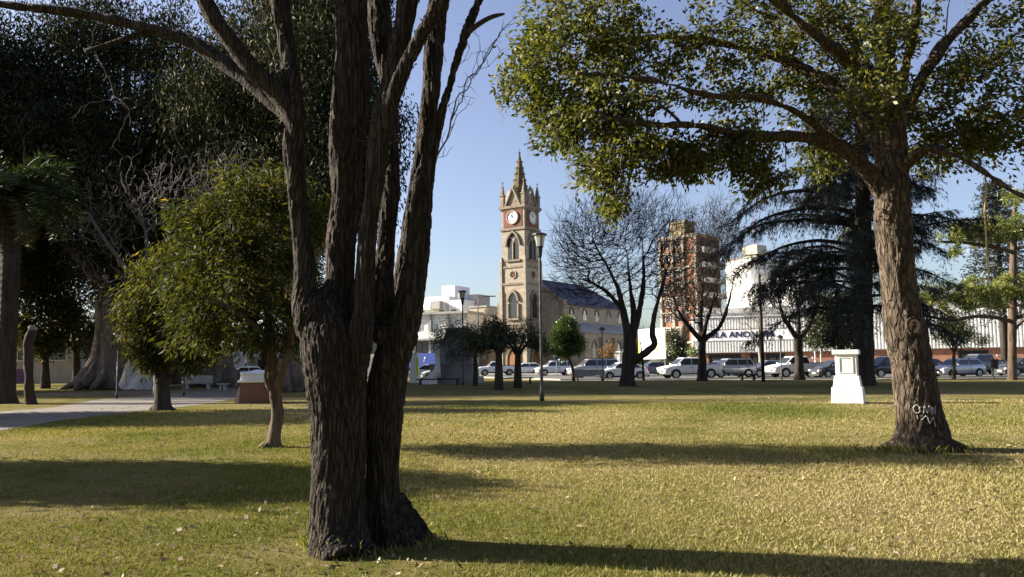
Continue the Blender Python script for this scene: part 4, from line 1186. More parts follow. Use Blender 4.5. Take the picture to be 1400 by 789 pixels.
o = thing('brick_pedestal', 'low brick pedestal with a thick white pyramidal cap beside the path', 'pedestal', (q.x, q.y + .65, 0), math.radians(9))
hb_ = P(345, 523, q.y).z; wb_ = 41 * s; 
m = MB(); m.box((0, 0, hb_ / 2), (wb_, wb_, hb_)); m.build('brick_body', M['brick_old'], o)
m = MB(); m.box((0, 0, hb_ + .05), (wb_ + .12, wb_ + .12, .10)); m.box((0, 0, hb_ + .22), (wb_ - .02, wb_ - .02, .24), None, 0, .93)
m.lathe([(wb_ * .70, hb_ + .34), (wb_ * .66, hb_ + .40), (.08, hb_ + .53)], 4, None, math.pi / 4)
m.build('cap', M['white'], o, False, .015)
m = MB(); m.prism([(-wb_ / 2 - .22, 0), (-wb_ / 2 - .004, 0), (-wb_ / 2 - .004, hb_ * .9)], -wb_ * .45, wb_ * .45); m.build('pale_slope', M['bench'], o)  # pale wedge covering most of the brick body's left side
# ------------------------------------------------------------------ trees
def bark_displace(me, freq, amp, zs, big=0.03, bigf=3.0):
    n = len(me.vertices); co = np.empty(n * 3, np.float32); no = np.empty(n * 3, np.float32)
    me.vertices.foreach_get('co', co); me.vertices.foreach_get('normal', no)
    co = co.reshape(-1, 3); no = no.reshape(-1, 3); d = np.empty(n)
    for i in range(n):
        x, y, z = float(co[i, 0]), float(co[i, 1]), float(co[i, 2])
        wob = noise.noise((x * 2.2, y * 2.2, z * 1.3)) * 0.12
        a = abs(noise.noise((x * freq + wob * freq, y * freq, z * freq * zs)))
        b = abs(noise.noise((x * freq * 2.1 + 7, y * freq * 2.1, z * freq * zs * 2.6 + wob * 9)))
        c = noise.noise((x * bigf, y * bigf, z * bigf * 0.45))
        d[i] = amp * (min(a, 0.32) / 0.32 - 0.7) + amp * 0.5 * (min(b, 0.3) / 0.3 - 0.6) + big * c
    co = co + no * d[:, None]
    me.vertices.foreach_set('co', co.astype(np.float32).ravel()); me.update()
def remeshed(mb, voxel):
    o = mb.build('tmp', None)
    r = o.modifiers.new('r', 'REMESH'); r.mode = 'VOXEL'; r.voxel_size = voxel
    s = o.modifiers.new('s', 'SMOOTH'); s.iterations = 4; s.factor = 0.5
    bpy.context.view_layer.update()
    me = bpy.data.meshes.new_from_object(o.evaluated_get(bpy.context.evaluated_depsgraph_get()))
    bpy.data.objects.remove(o)
    return me

# ---- the big multi-stemmed tree in the foreground
FY = 7.15
FG = {
 'L':  [(472, 775, 108, -.12), (467, 752, 92, -.05), (464, 715, 80, 0), (463, 660, 74, 0), (461, 600, 74, 0), (459, 540, 78, 0), (452, 480, 80, 0), (449, 450, 72, 0), (447, 415, 48, .03), (450, 385, 20, .08)],
 'L2': [(436, 765, 34, -.1), (443, 740, 30, -.03), (446, 690, 30, .0), (446, 620, 30, .0), (440, 540, 32, .0), (430, 470, 38, 0), (421, 430, 36, 0), (417, 400, 28, 0)],
 'L3': [(497, 775, 46, -.22), (492, 745, 36, -.12), (487, 690, 34, -.06), (484, 620, 34, -.05), (484, 540, 36, -.05), (490, 470, 36, -.08), (497, 415, 28, -.1), (500, 370, 20, -.12)],
 'R':  [(543, 752, 92, .25), (533, 722, 70, .25), (525, 690, 58, .25), (523, 640, 50, .25), (524, 580, 50, .25), (530, 526, 54, .22), (540, 480, 52, .18), (553, 440, 44, .15), (563, 400, 30, .12)],
 'R2': [(564, 748, 36, .2), (551, 722, 34, .25), (540, 690, 30, .25)],
 'A':  [(427, 455, 46, 0), (420, 425, 42, -.05), (416, 395, 34, -.03), (416, 342, 32, 0), (408, 271, 30, 0), (402, 205, 33, 0), (405, 165, 34, 0), (399, 110, 31, .05), (391, 55, 28, .1), (382, 0, 29, .15), (372, -60, 26, .2)],
 'B':  [(462, 470, 56, .12), (464, 413, 46, .15), (466, 342, 44, .15), (472, 270, 46, .15), (474, 200, 52, .15), (479, 130, 55, .15), (480, 60, 50, .15), (479, 0, 49, .18), (478, -60, 44, .2)],
 'C':  [(490, 480, 40, -.08), (497, 413, 30, -.12), (501, 342, 33, -.15), (509, 271, 32, -.15), (518, 205, 35, -.15), (526, 160, 38, -.15), (538, 105, 34, -.1), (548, 50, 32, -.05), (557, 0, 31, 0), (567, -60, 27, .05)],
 'C2': [(524, 180, 30, -.18), (540, 130, 28, -.22), (560, 80, 27, -.25), (583, 35, 27, -.28), (606, -5, 26, -.3), (640, -60, 24, -.35)],
 'D':  [(521, 462, 34, .2), (523, 413, 33, .25), (528, 342, 30, .3), (534, 271, 26, .35), (538, 200, 24, .4), (533, 130, 30, .42), (524, 60, 36, .45), (519, 0, 36, .5), (514, -60, 32, .5)],
 'E':  [(548, 470, 46, .16), (560, 413, 43, .12), (571, 342, 35, .1), (580, 271, 31, .08), (592, 205, 20, .08), (604, 155, 17, .06), (617, 110, 15, .05), (632, 60, 15, .04), (655, 2, 17, .02), (682, -55, 15, 0)],
 'Gs': [(548, 430, 34, .4), (560, 350, 34, .5), (572, 265, 33, .55), (582, 185, 30, .6), (590, 115, 29, .6), (596, 50, 30, .62), (600, 0, 30, .65), (604, -60, 27, .7)],
}
fgb = G(500, 750)
fg = thing('multi_stem_tree', 'huge dark tree with furrowed bark and many bare upright stems in the foreground', 'tree', (fgb.x, fgb.y + .25, 0))
inv = Matrix.Translation((-fgb.x, -fgb.y - .25, 0))
m = MB()
def rel(rows):
    r = rows.copy(); r[:, 0] -= fgb.x; r[:, 1] -= fgb.y + .25; return r
ends = []
for a_, ln_, r_ in ((3.3, .34, .05), (3.9, .30, .045), (4.5, .30, .05), (5.2, .34, .05), (5.9, .40, .055), (.1, .42, .055), (2.7, .34, .05)):
    cx_, cy_ = -.02 + .28 * math.cos(a_), .02 + .2 * math.sin(a_)
    m.tube([(cx_, cy_, .42), (cx_ + ln_ * .45 * math.cos(a_), cy_ + ln_ * .3 * math.sin(a_), .14), (cx_ + ln_ * .75 * math.cos(a_), cy_ + ln_ * .55 * math.sin(a_), -.04)], [r_, r_, r_ * .6], 10)
for key, rows in FG.items():
    t = rel(stem(rows, FY, .07)); t[:, 3] = np.maximum(t[:, 3] - .012, .01)
    m.tube(t[:, :3], t[:, 3], 20)
    if rows[-1][1] < 0: ends.append(t)
# burls and the healed branch collar
def ball(mb, c, r, sq=(1, 1, 1)):
    T = Matrix.Translation(c) @ Matrix.Diagonal((*sq, 1))
    mb.lathe([(r * math.sin(a), -r * math.cos(a)) for a in np.linspace(.05, math.pi - .05, 9)], 12, T)
for px, py, dy, r in ((411, 413, -.06, .075), (424, 424, -.12, .08), (434, 414, -.06, .07), (520, 458, .06, .08), (507, 548, .16, .06)):
    c = P(px, py, FY + dy); ball(m, (c.x - fgb.x, c.y - fgb.y - .25, c.z), r)
me = remeshed(m, .0125)
bark_displace(me, 19.0, .013, .075, .03, 3.2); bark_displace(me, 38.0, .006, .12, .0, 4.0)
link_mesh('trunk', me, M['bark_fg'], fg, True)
# higher limbs above the frame, so the crown of bare twigs continues
up_twigs = QM(); gr = Graph()
for t in ends:
    base = t[-1]; dirv = unit(t[-1, :3] - t[-6, :3]); rows = [(*base[:3], base[3])]
    for k in range(1, 12):
        dirv = unit(dirv + RNG.normal(size=3) * .09 + np.array([0, 0, .04]))
        rows.append((*(np.array(rows[-1][:3]) + dirv * .4), base[3] * (1 - k / 13)))
    mm = MB(); mm.tube([r[:3] for r in rows], [r[3] for r in rows], 10)
    mm.build('limb', M['bark_fg'], fg, True)
    gr.stem(rows)
tg = ellipsoid_points([(0.3, .5, 9.0, 3.2, 2.6, 2.6, 1)], 220)
tg = tg[np.argsort(np.linalg.norm(tg - np.array([0, 0, 6]), axis=1))]
gr.grow(tg, .3, .35, .05, .1); r_ = gr.radii(.006, .45, .05); gr.emit(up_twigs, r_)
# left limbs
def limb(rows, Y, name, mat, parent, sides=12, disp=None, off=None):
    t = stem(rows, Y, .06); t = rel(t) if off is None else t
    mm = MB(); mm.tube(t[:, :3], t[:, 3], sides); o = mm.build(name, mat, parent, True)
    if disp: bark_displace(o.data, *disp)
    return o
D1 = (14.0, .010, .2, .012, 5.0)
limb([(410, 180, 30, 0), (396, 150, 30, -.02), (370, 118, 27, -.08), (345, 95, 25, -.12), (320, 62, 24, -.15), (295, 28, 23, -.2), (278, -5, 21, -.25), (250, -60, 18, -.3)], FY, 'limb', M['bark_fg'], fg, 18, D1)
limb([(405, 165, 28, 0), (385, 148, 26, .05), (350, 118, 23, .1), (300, 82, 20, .15), (260, 58, 18, .2), (200, 38, 15, .25), (120, 20, 13, .3), (60, 12, 12, .3), (0, 6, 11, .35), (-70, 0, 9, .4)], FY, 'limb', M['bark_fg'], fg, 18, D1)
limb([(205, 42, 11, .25), (180, 50, 8, .2), (150, 60, 7, .2), (118, 70, 6, .2)], FY, 'broken_branch', M['bark_fg'], fg, 8)
limb([(640, 45, 8, 0), (650, 36, 8, -.02), (668, 25, 7, -.05), (680, 21, 6, -.06), (690, 19, 3, -.06)], FY, 'broken_branch', M['bark_dark'], fg, 8)
tw = QM()
for rows in ([(597, 214, 5, .0), (610, 192, 4, -.05), (620, 155, 4, -.1), (628, 130, 3, -.1), (645, 105, 3, -.1), (668, 72, 3, -.1), (688, 40, 2.2, -.1), (706, 30, 1, -.1)],
             [(617, 165, 3, -.1), (634, 128, 3, -.1), (655, 92, 2.5, -.15), (675, 58, 2, -.15), (690, 38, 1.5, -.2), (697, 36, 1, -.2)],
             [(612, 190, 2, 0), (622, 165, 1.6, -.1), (640, 140, 1.5, -.1), (650, 135, 1, -.1)], [(608, 148, 1.5, 0), (620, 140, 1.2, -.1), (642, 132, .8, -.1)],
             [(625, 118, 1.5, 0), (640, 112, 1.2, -.1), (655, 60, 1, -.1), (640, 30, .8, 0)], [(655, 95, 1.4, -.1), (675, 85, 1, -.1), (690, 66, .8, -.1)],
             [(597, 217, 1.5, 0), (610, 212, 1.2, -.1), (619, 201, .8, -.1)], [(610, 85, 1.5, 0), (600, 60, 1.2, 0), (585, 48, .8, 0)],
             [(572, 190, 1.5, .1), (560, 172, 1.3, 0), (552, 166, .8, 0)], [(622, 95, 1.5, .0), (638, 80, 1.3, -.1), (642, 60, .8, -.1)],
             [(352, 100, 3, -.1), (348, 60, 2.6, -.15), (340, 20, 2.4, -.2), (333, -10, 2, -.2)], [(386, 115, 2.4, 0), (370, 70, 2, 0), (357, 40, 2, 0), (360, 10, 1.8, 0), (352, -10, 1.5, 0)],
             [(130, 70, 3, .2), (145, 100, 2.6, .2), (160, 135, 2.4, .2), (178, 150, 2, .2), (165, 180, 2, .2), (150, 205, 1.5, .2)], [(178, 150, 2, .2), (150, 138, 1.6, .2), (118, 145, 1.4, .2), (95, 162, 1, .2)],
             [(300, 82, 2, .1), (260, 50, 2, .1), (255, 40, 1.6, .1), (275, 10, 1.4, .1)], [(320, 60, 2, -.1), (345, 30, 2, -.1), (372, 5, 1.6, -.1)], [(185, 45, 2, .2), (186, 15, 1.5, .2), (184, -10, 1.2, .2)],
             [(235, 50, 2, .2), (233, 25, 1.5, .2), (236, -5, 1.2, .2)], [(140, 25, 1.8, .3), (125, 50, 1.6, .3), (138, 60, 1.2, .3)], [(545, 190, 2, -.2), (520, 200, 1.6, -.2), (490, 175, 1, -.2)]):
    t = rel(stem(rows, FY, .06)); t[1:-1, :3] += RNG.normal(size=(len(t) - 2, 3)) * .008
    tw.tube(t[:, :3], np.maximum(t[:, 3] * .62, .0018), 5)
    for j in range(2, len(t) - 1, 3):
        dd = unit(t[j, :3] - t[j - 1, :3]); pp = t[j, :3]; vv = unit(dd + RNG.normal(size=3) * .7); ll_ = RNG.uniform(.05, .2)
        tw.tube([pp, pp + vv * ll_ * .5, pp + unit(vv + RNG.normal(size=3) * .3) * ll_], [.003, .0022, .0012], 4)
up_twigs.build('twigs', M['twig_grey'], fg)['kind'] = 'stuff'
tw.build('dead_twigs', M['twig_grey'], fg)['kind'] = 'stuff'
# long grass at its foot
def tuft(cx, cy, n, hgt, spread, parent_name, label, rx=None, ring=None):
    a = RNG.uniform(0, 6.28, n); r = np.abs(RNG.normal(0, spread, n))
    if ring: x = cx + (ring[0] + r) * np.cos(a); y = cy + (ring[1] + r) * np.sin(a)
    else: x = cx + r * np.cos(a) * (rx or 1); y = cy + r * np.sin(a)
    h = hgt * RNG.uniform(.4, 1.1, n)
    le = h * RNG.uniform(.2, .9, n); b = RNG.uniform(0, 6.28, n); w = .005 + .004 * hgt
    V = np.empty((n, 4, 3))
    V[:, 0] = np.stack([x - w, y, x * 0], 1); V[:, 1] = np.stack([x + w, y, x * 0], 1)
    V[:, 2] = np.stack([x + le * np.cos(b) * .4 + w * .8, y + le * np.sin(b) * .4, h * .6], 1)
    V[:, 3] = np.stack([x + le * np.cos(b), y + le * np.sin(b), h], 1)
    q = QM(); q.add(V.reshape(-1, 3), np.arange(n * 4).reshape(n, 4), np.repeat(np.clip(RNG.normal(.3, .2, n), 0, 1), 4))
    o = q.build(parent_name, M['blade']); tag(o, label, 'grass', None, 'stuff')
c = G(468, 758); tuft(c.x, c.y - .05, 70, .16, .09, 'grass_tuft', 'longer grass blades growing at the foot of the big trunk')
RING = (fgb.x + .02, fgb.y + .22)
tuft(*RING, 700, .085, .07, 'grass_tuft', 'short grass growing against the foot of the big trunk', None, (.52, .42))
c = G(1250, 618); tuft(c.x, c.y - .1, 500, .14, .25, 'grass_tuft', 'longer grass round the foot of the leaning trunk', 3.2)

# ---- generic broadleaf tree
def leafy(name, label, base, stems, lobes, nt, leaf, ll, lw, per, spread, bark, rtip=.006, droop=.3, alpha=.3, group=None, expo=.45, sides=12, disp=None, step=.35, zmin=-1e9, tint=None, shell=.5, flare=None, rmax=.2):
    o = thing(name, label, 'tree', base, 0, group); b = np.array(base)
    gph = Graph(); m = MB(); first = None
    for s in stems:
        t = s.copy(); t[:, :3] -= b
        m.tube(t[:, :3], t[:, 3], sides)
        at = None
        if gph.p: at = gph.nearest(t[0, :3])
        gph.stem(t, at)
    if flare:
        for a, ln, r in flare:
            m.tube([(0, 0, r * 3.5), (ln * .35 * math.cos(a), ln * .35 * math.sin(a), r * 1.2), (ln * math.cos(a), ln * math.sin(a), -.03)], [r, r, r * .35], 8)
    tr = m.build('trunk', bark, o, True)
    if disp: bark_displace(tr.data, *disp)
    L = np.array(lobes, float).copy(); L[:, :3] -= b
    tg = ellipsoid_points(L, nt, shell)
    c0 = np.array(gph.p).mean(0)
    tg = tg[np.argsort(np.linalg.norm(tg - c0, axis=1))]
    gph.grow(tg, alpha, step, .05, .05, zmin=zmin)
    r_ = gph.radii(rtip, expo, rmax)
    q = QM(); gph.emit(q, r_); q.build('branches', bark, o, True)['kind'] = 'stuff'
    ends_ = np.array([gph.p[c[-1]] for c in gph.chains] + [gph.p[c[-2]] for c in gph.chains])
    dirs_ = np.array([gph.p[c[-1]] - gph.p[c[-2]] for c in gph.chains] * 2)
    C = np.repeat(ends_, per, 0) + RNG.normal(size=(len(ends_) * per, 3)) * spread
    q = QM(); leaf_quads(q, C, ll, lw, droop, dirs=unit(np.repeat(dirs_, per, 0)) * .4,
                         tint=np.clip(np.repeat(RNG.uniform(.15, .75, len(ends_)), per) + RNG.normal(0, .22, len(C)), 0, 1) if tint is None else np.clip(tint(len(C)), 0, 1))
    q.build('crown', leaf, o)['kind'] = 'stuff'
    return o

# ---- leaning leafy tree on the right
RY = 14.15
rt_rows = [(1262, 622, 84, 0), (1262, 600, 76, 0), (1261, 583, 68, 0), (1252, 540, 61, 0), (1246, 500, 58, 0), (1239, 461, 56, 0), (1230, 400, 50, 0), (1223, 330, 50, 0), (1220, 290, 52, 0), (1219, 235, 46, 0), (1219, 200, 40, 0), (1217, 150, 36, 0), (1211, 100, 30, .1), (1206, 40, 25, .2), (1203, -60, 18, .3)]
trunk_r = stem(rt_rows, RY, .045); trunk_r[:, 3] *= .94
L1 = [(1214, 275, 30, 0), (1195, 243, 25, -.1), (1160, 208, 21, -.3), (1120, 192, 18, -.5), (1085, 187, 16, -.7), (1040, 187, 13, -.9), (1000, 181, 9, -1.1), (950, 172, 8, -1.3), (890, 170, 6, -1.6), (820, 160, 4, -1.8)]
L2 = [(1210, 215, 22, 0), (1185, 170, 18, .2), (1150, 128, 17, .4), (1110, 100, 15, .6), (1060, 78, 12, .9), (1000, 62, 9, 1.2), (920, 50, 7, 1.5), (840, 55, 5, 1.8)]
L3 = [(1213, 180, 20, 0), (1190, 120, 17, -.4), (1150, 75, 15, -.8), (1105, 40, 13, -1.2), (1060, 0, 11, -1.6), (1000, -40, 8, -2)]
L4 = [(1221, 200, 22, 0), (1240, 150, 18, .3), (1262, 105, 16, .5), (1290, 60, 15, .6), (1330, 20, 12, .8), (1380, -30, 9, 1)]
L5 = [(1220, 190, 16, 0), (1232, 120, 14, -.5), (1245, 60, 13, -1), (1255, 0, 11, -1.4), (1270, -70, 8, -1.8)]
L6 = [(1222, 245, 15, 0), (1260, 205, 11, -.5), (1300, 210, 8, -.9), (1345, 235, 6, -1.2), (1385, 262, 4, -1.4), (1430, 280, 3, -1.5)]
L7 = [(1216, 160, 14, 0), (1180, 80, 12, .8), (1140, 20, 10, 1.6), (1090, -30, 8, 2.2)]
L8 = [(1150, 205, 11, -.3), (1100, 160, 9, -.9), (1040, 135, 8, -1.4), (970, 130, 6, -1.8), (890, 110, 5, -2.2), (790, 100, 3, -2.6)]
rstems = [trunk_r] + [stem(x, RY, .15) for x in (L1, L2, L3, L4, L5, L6, L7, L8)]
rlobes = px_lobes([(735, 110, 60, 55, -.5, 1.0, 2.2), (760, 40, 60, 60, 0, 1.2, 2.4), (770, 170, 55, 45, -.5, 1.0, 1.8), (830, 60, 70, 70, .3, 1.4, 3), (835, 150, 70, 60, -.8, 1.3, 3), (815, 235, 45, 32, -1, .9, 1.4),
                   (832, 278, 22, 20, -1, .5, .4), (880, 205, 60, 38, -1, 1.2, 1.9), (915, 90, 80, 70, .5, 1.5, 2.6), (940, 215, 55, 32, -.9, 1.0, 1.5), (1000, 205, 60, 42, -.6, 1.2, 1.6), (1040, 240, 35, 26, -.6, .8, .8), (1010, 40, 90, 60, .5, 1.7, 2.2),
                   (1010, 120, 70, 50, .8, 1.3, 1.4), (1090, 110, 70, 60, 1.2, 1.4, 1.7), (1110, 30, 80, 60, 1, 1.7, 2.2), (1120, 215, 50, 35, 1.2, 1.1, 1.0), (1180, 40, 70, 70, 1.8, 1.5, 2), (1190, 130, 60, 60, -1.4, 1.0, .9), (1215, 40, 40, 50, -1.6, .8, .9), (1280, 190, 60, 50, .8, 1.5, 2.2),
                   (1310, 110, 55, 60, .3, 1.6, 1.6), (1350, 190, 55, 45, .2, 1.5, 1.7), (1370, 60, 60, 70, .8, 1.8, 2.0), (1415, 150, 60, 90, 0, 1.8, 1.8), (1340, -60, 90, 60, .5, 2, 1.4), (1060, -70, 140, 60, .5, 2.4, 2), (850, -60, 120, 50, 0, 1.8, 1.6), (1240, -110, 140, 60, 0, 2.4, 1.2)], RY)
rb = G(1262, 614)
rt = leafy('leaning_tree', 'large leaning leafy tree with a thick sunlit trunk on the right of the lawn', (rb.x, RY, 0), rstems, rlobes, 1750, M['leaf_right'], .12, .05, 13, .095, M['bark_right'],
           .0055, .45, .3, sides=84, disp=(13, .030, .22, .04, 2.5), step=.3, flare=[(.2, .82, .14), (3.0, .82, .14), (4.2, .72, .13), (5.4, .74, .13), (1.6, .7, .12)], rmax=.09,
           tint=lambda n: RNG.beta(2, 2.3, n))
# hanging catkin-like dry strands at the left rim
q = QM()
for k in range(260):
    lob = rlobes[RNG.choice([0, 2, 4, 5, 7, 9])]
    a = RNG.uniform(0, 6.28); p0 = np.array([lob[0] + lob[3] * math.cos(a) * .9, lob[1] + RNG.normal() * .5, lob[2] - lob[5] * RNG.uniform(-.2, .8)]) - np.array((rb.x, RY, 0))
    ln = RNG.uniform(.12, .4); q.tube([p0, p0 + [RNG.normal() * .03, 0, -ln * .5], p0 + [RNG.normal() * .05, 0, -ln]], [.004, .003, .0015], 3)
q.build('dry_strands', M['twig_pale'], rt)['kind'] = 'stuff'
def on_trunk(rows, px, py, out=.0):
    """surface point of a trunk near a photo position, on the camera side"""
    t = P(px, py, RY); j = int(np.argmin(np.abs(rows[:, 2] - t.z))); c = rows[j, :3]; r = rows[j, 3]
    dx = max(-.95, min(.95, (t.x - c[0]) / r))
    return Vector((c[0] + dx * (r + out), c[1] - math.sqrt(1 - dx * dx) * (r + out), t.z)) - Vector((rb.x, RY, 0)), Vector((dx, -math.sqrt(1 - dx * dx), 0))
c, nrm = on_trunk(trunk_r, 1237, 447, .0)
T = Matrix.Translation(c + nrm * .01) @ nrm.to_track_quat('Z', 'Y').to_matrix().to_4x4() @ Matrix.Diagonal((.86, 1.0, 1, 1))
m = MB(); m.lathe([(.125, .012), (.10, .02), (.05, .012), (.0, .010)], 22, T, cap=False); sc_ = m.build('pruning_scar', M['cut_wood'], rt, True); bark_displace(sc_.data, 14, .008, 1, .006, 9)
m = MB()
for k in range(26):
    a = 2 * math.pi * k / 26; r1 = .145 + .012 * math.sin(3 * a) + RNG.normal() * .006
    m.lathe([(.034, -.04), (.036, -.01), (.022, .022), (.002, .03)], 7, T @ Matrix.Translation((r1 * math.cos(a), r1 * math.sin(a), 0)))
m.build('callus_rim', M['bark_right'], sc_, True)
m = MB(); m.tube([T @ Vector(v) for v in ((-.06, .045, .022), (-.02, .06, .02), (.015, .035, .018), (.03, -.01, .014))], [.006, .013, .011, .004], 6); m.tube([T @ Vector(v) for v in ((.0, .05, .02), (.012, .085, .022))], [.009, .003], 5); m.build('crack', M['dark'], sc_)
m = MB()
for st_ in ([(1244, 556), (1240, 552), (1237, 557), (1240, 563), (1244, 561), (1243, 556)], [(1248, 563), (1249, 554), (1252, 562), (1255, 553), (1256, 562)], [(1258, 566), (1259, 555), (1262, 564), (1263, 553)], [(1231, 570), (1236, 573), (1239, 567)],
            [(1246, 572), (1251, 567), (1255, 576), (1259, 569), (1262, 580)], [(1233, 574), (1234, 570)], [(1241, 566), (1242, 571)]):
    pts = [on_trunk(trunk_r, a, b, .012)[0] for a, b in st_]
    pts = spline([tuple(v) for v in pts], .01) if len(pts) > 2 else pts
    m.tube(pts, [.010 + .004 * math.sin(i * 1.7) for i in range(len(pts))], 5)
m.build('graffiti', M['graffiti'], rt)

# ---- twisted small tree and its neighbour on the left
SYd = 15.9
s0 = stem([(374, 613, 32, 0), (375, 596, 24, 0), (379, 570, 21, 0), (377, 545, 20, 0), (374, 520, 19, 0), (372, 495, 18, 0), (370, 470, 17, 0), (366, 430, 14, 0), (358, 380, 11, 0), (350, 320, 7, 0)], SYd, .06); s0[:, 3] *= .78
s1 = stem([(377, 545, 17, 0), (383, 520, 16, -.1), (392, 490, 13, -.2), (397, 460, 12, -.2), (405, 420, 9, -.3), (415, 360, 6, -.3)], SYd, .08); s1[:, 3] *= .78
s2 = stem([(374, 535, 12, 0), (366, 525, 9, -.1), (363, 512, 7, -.1), (368, 496, 6, -.1)], SYd, .05); s2[:, 3] *= .78
s3 = stem([(370, 470, 11, 0), (345, 440, 9, .3), (315, 410, 7, .5), (290, 380, 5, .7)], SYd, .1)
s4 = stem([(372, 485, 11, 0), (352, 450, 9, -.5), (320, 425, 7, -.9), (290, 410, 4, -1.1)], SYd, .1)
sb = G(374, 610)
slobes = px_lobes([(290, 305, 50, 42, 0, 1.1, 1.3), (345, 272, 60, 38, 0, 1.2, 1.5), (395, 268, 40, 36, -.3, 1, .9), (430, 300, 30, 44, 0, .9, .7), (268, 360, 44, 44, 0, 1.2, 1.2), (335, 340, 62, 48, 0, 1.5, 1.9), (400, 350, 45, 50, 0, 1.2, 1.1),
                   (285, 420, 44, 36, .2, 1.1, 1.1), (345, 405, 50, 36, 0, 1.3, 1.2), (405, 425, 38, 40, .2, 1.0, .9), (255, 300, 22, 26, 0, .7, .35), (300, 462, 34, 22, .3, .9, .7), (345, 458, 30, 22, -.3, .8, .6), (262, 452, 26, 26, .2, .8, .6), (400, 470, 24, 18, .3, .7, .4),
                   (320, 245, 18, 12, 0, .5, .2), (372, 240, 16, 12, .2, .5, .2), (245, 395, 18, 22, .4, .6, .3)], SYd)
slobes = [(l[0], l[1], l[2], l[3], l[4] * 1.6, l[5], l[6]) for l in slobes]
leafy('twisted_tree', 'small evergreen tree with a pale twisted trunk left of the big trunk', (sb.x, SYd, 0), [s0, s1, s2, s3, s4], slobes, 900, M['leaf_small'], .17, .036, 12, .14, M['bark_brown'], .005, .9, .3, shell=.75,
      disp=(16, .012, .3, .02, 5), sides=16, flare=[(0.1, .3, .05), (2.8, .34, .05), (4.4, .3, .05)], rmax=.05, tint=lambda n: RNG.beta(1.6, 2.4, n) * .95 + (RNG.uniform(0, 1, n) > .992) * .5)
TYd = 29.5
t0 = stem([(222, 566, 32, 0), (222, 550, 22, 0), (222, 520, 19, 0), (222, 490, 18, 0), (224, 460, 15, 0), (228, 420, 11, 0), (232, 380, 8, 0)], TYd, .12)
t1 = stem([(223, 480, 12, 0), (205, 455, 9, .3), (190, 430, 6, .4)], TYd, .15); t2 = stem([(223, 475, 12, 0), (245, 450, 9, -.3), (262, 425, 6, -.4)], TYd, .15)
tb_ = G(222, 561)
tl = px_lobes([(215, 375, 40, 32, 0, 1.5, 1.2), (195, 415, 34, 30, 0, 1.3, 1.1), (250, 405, 46, 36, 0, 1.6, 1.5), (220, 440, 44, 32, 0, 1.5, 1.3), (195, 470, 24, 24, 0, 1.0, .7), (240, 475, 36, 24, 0, 1.3, .9), (275, 450, 30, 34, 0, 1.2, .9), (205, 492, 16, 14, 0, .7, .35), (265, 490, 18, 14, 0, .7, .35), (178, 440, 14, 18, 0, .6, .3), (235, 345, 20, 16, 0, .8, .4)], TYd)
leafy('yellowing_tree', 'rounded evergreen tree with orange leaf tips and a short dark trunk by the path', (tb_.x, TYd, 0), [t0, t1, t2], tl, 560, M['leaf_small'], .26, .055, 14, .22, M['bark_dark'], .007, 1.2, .3, shell=.75,
      sides=12, rmax=.09, tint=lambda n: RNG.beta(2, 1.8, n) * .97 + (RNG.uniform(0, 1, n) > .988) * .5, flare=[(0.0, .6, .12), (3.0, .5, .12)])
# ---- stump with the fresh cut
q = G(42, 553); Yq = q.y
o = thing('tree_stump', 'tall pruned dark stump with a pale fresh slanted cut beside the palm', 'tree stump', (q.x, q.y, 0))
t = stem([(42, 555, 17, 0), (41, 545, 14, 0), (40, 520, 12, 0), (39, 490, 12, 0), (39, 470, 13, 0), (42, 458, 13, 0), (45, 450, 11, 0)], Yq, .1); t[:, :3] -= np.array(q)
m = MB(); m.tube(t[:, :3], t[:, 3], 12); tr = m.build('trunk', M['bark_dark'], o, True); bark_displace(tr.data, 9, .03, .3, .05, 3)
Tm = Matrix.Translation(Vector(t[-1, :3]) + Vector((0, -.02, .05))) @ Matrix.Rotation(.5, 4, 'Y') @ Matrix.Rotation(.5, 4, 'X')
MB().lathe([(.17, -.05), (.19, .0), (.15, .03), (.0, .02)], 14, Tm, cap=False).build('cut_face', M['cut_wood'], o)

# ---- palm at the far left
q = G(8, 542); Yq = 37.0; q = P(8, 500, Yq); zt_ = Zat(8, 282, Yq)
o = thing('palm_tree', 'thick-trunked date palm with arching fronds and dead hanging fronds at far left', 'palm', (q.x, q.y, 0))
m = MB(); prof = [(.62, 0), (.46, .4), (.42, 1.5)] + [(.40 + .035 * (k % 2), 1.6 + k * .16) for k in range(int((zt_ - 1.8) / .16))] + [(.55, zt_), (.3, zt_ + .5)]
m.lathe(prof, 14); m.build('trunk', M['bark_dark'], o)
def frond(qm, base, az_, el, L, sag, wl=.55):
    n = 14; pts = []; p = np.array(base, float); e = el
    for k in range(n):
        pts.append(p.copy()); p = p + np.array([math.cos(az_) * math.cos(e), math.sin(az_) * math.cos(e), math.sin(e)]) * L / n; e -= sag / n * (1 + k / n)
    pts = np.array(pts); qm.tube(pts, np.linspace(.035, .008, n), 3)
    side = np.array([-math.sin(az_), math.cos(az_), 0])
    C = []; Dr = []
    for k in range(1, n - 1):
        for f in np.linspace(0, 1, 5, endpoint=False):
            c = pts[k] * (1 - f) + pts[k + 1] * f; tdir = unit(pts[k + 1] - pts[k])
            for s in (-1, 1):
                C.append(c); Dr.append(side * s * .9 + tdir * .55 + np.array([0, 0, .22]))
    leaf_quads(qm, np.array(C), wl, .05, .18, dirs=np.array(Dr), fold=.04)
fq = QM()
for k in range(80):
    frond(fq, (RNG.normal() * .15, RNG.normal() * .15, zt_ + .2 + RNG.uniform(0, .4)), RNG.uniform(0, 6.28), RNG.uniform(-.15, 1.45), RNG.uniform(3.0, 4.0), RNG.uniform(.9, 1.6))
fq.build('fronds', M['palm_leaf'], o)['kind'] = 'stuff'
fq = QM()
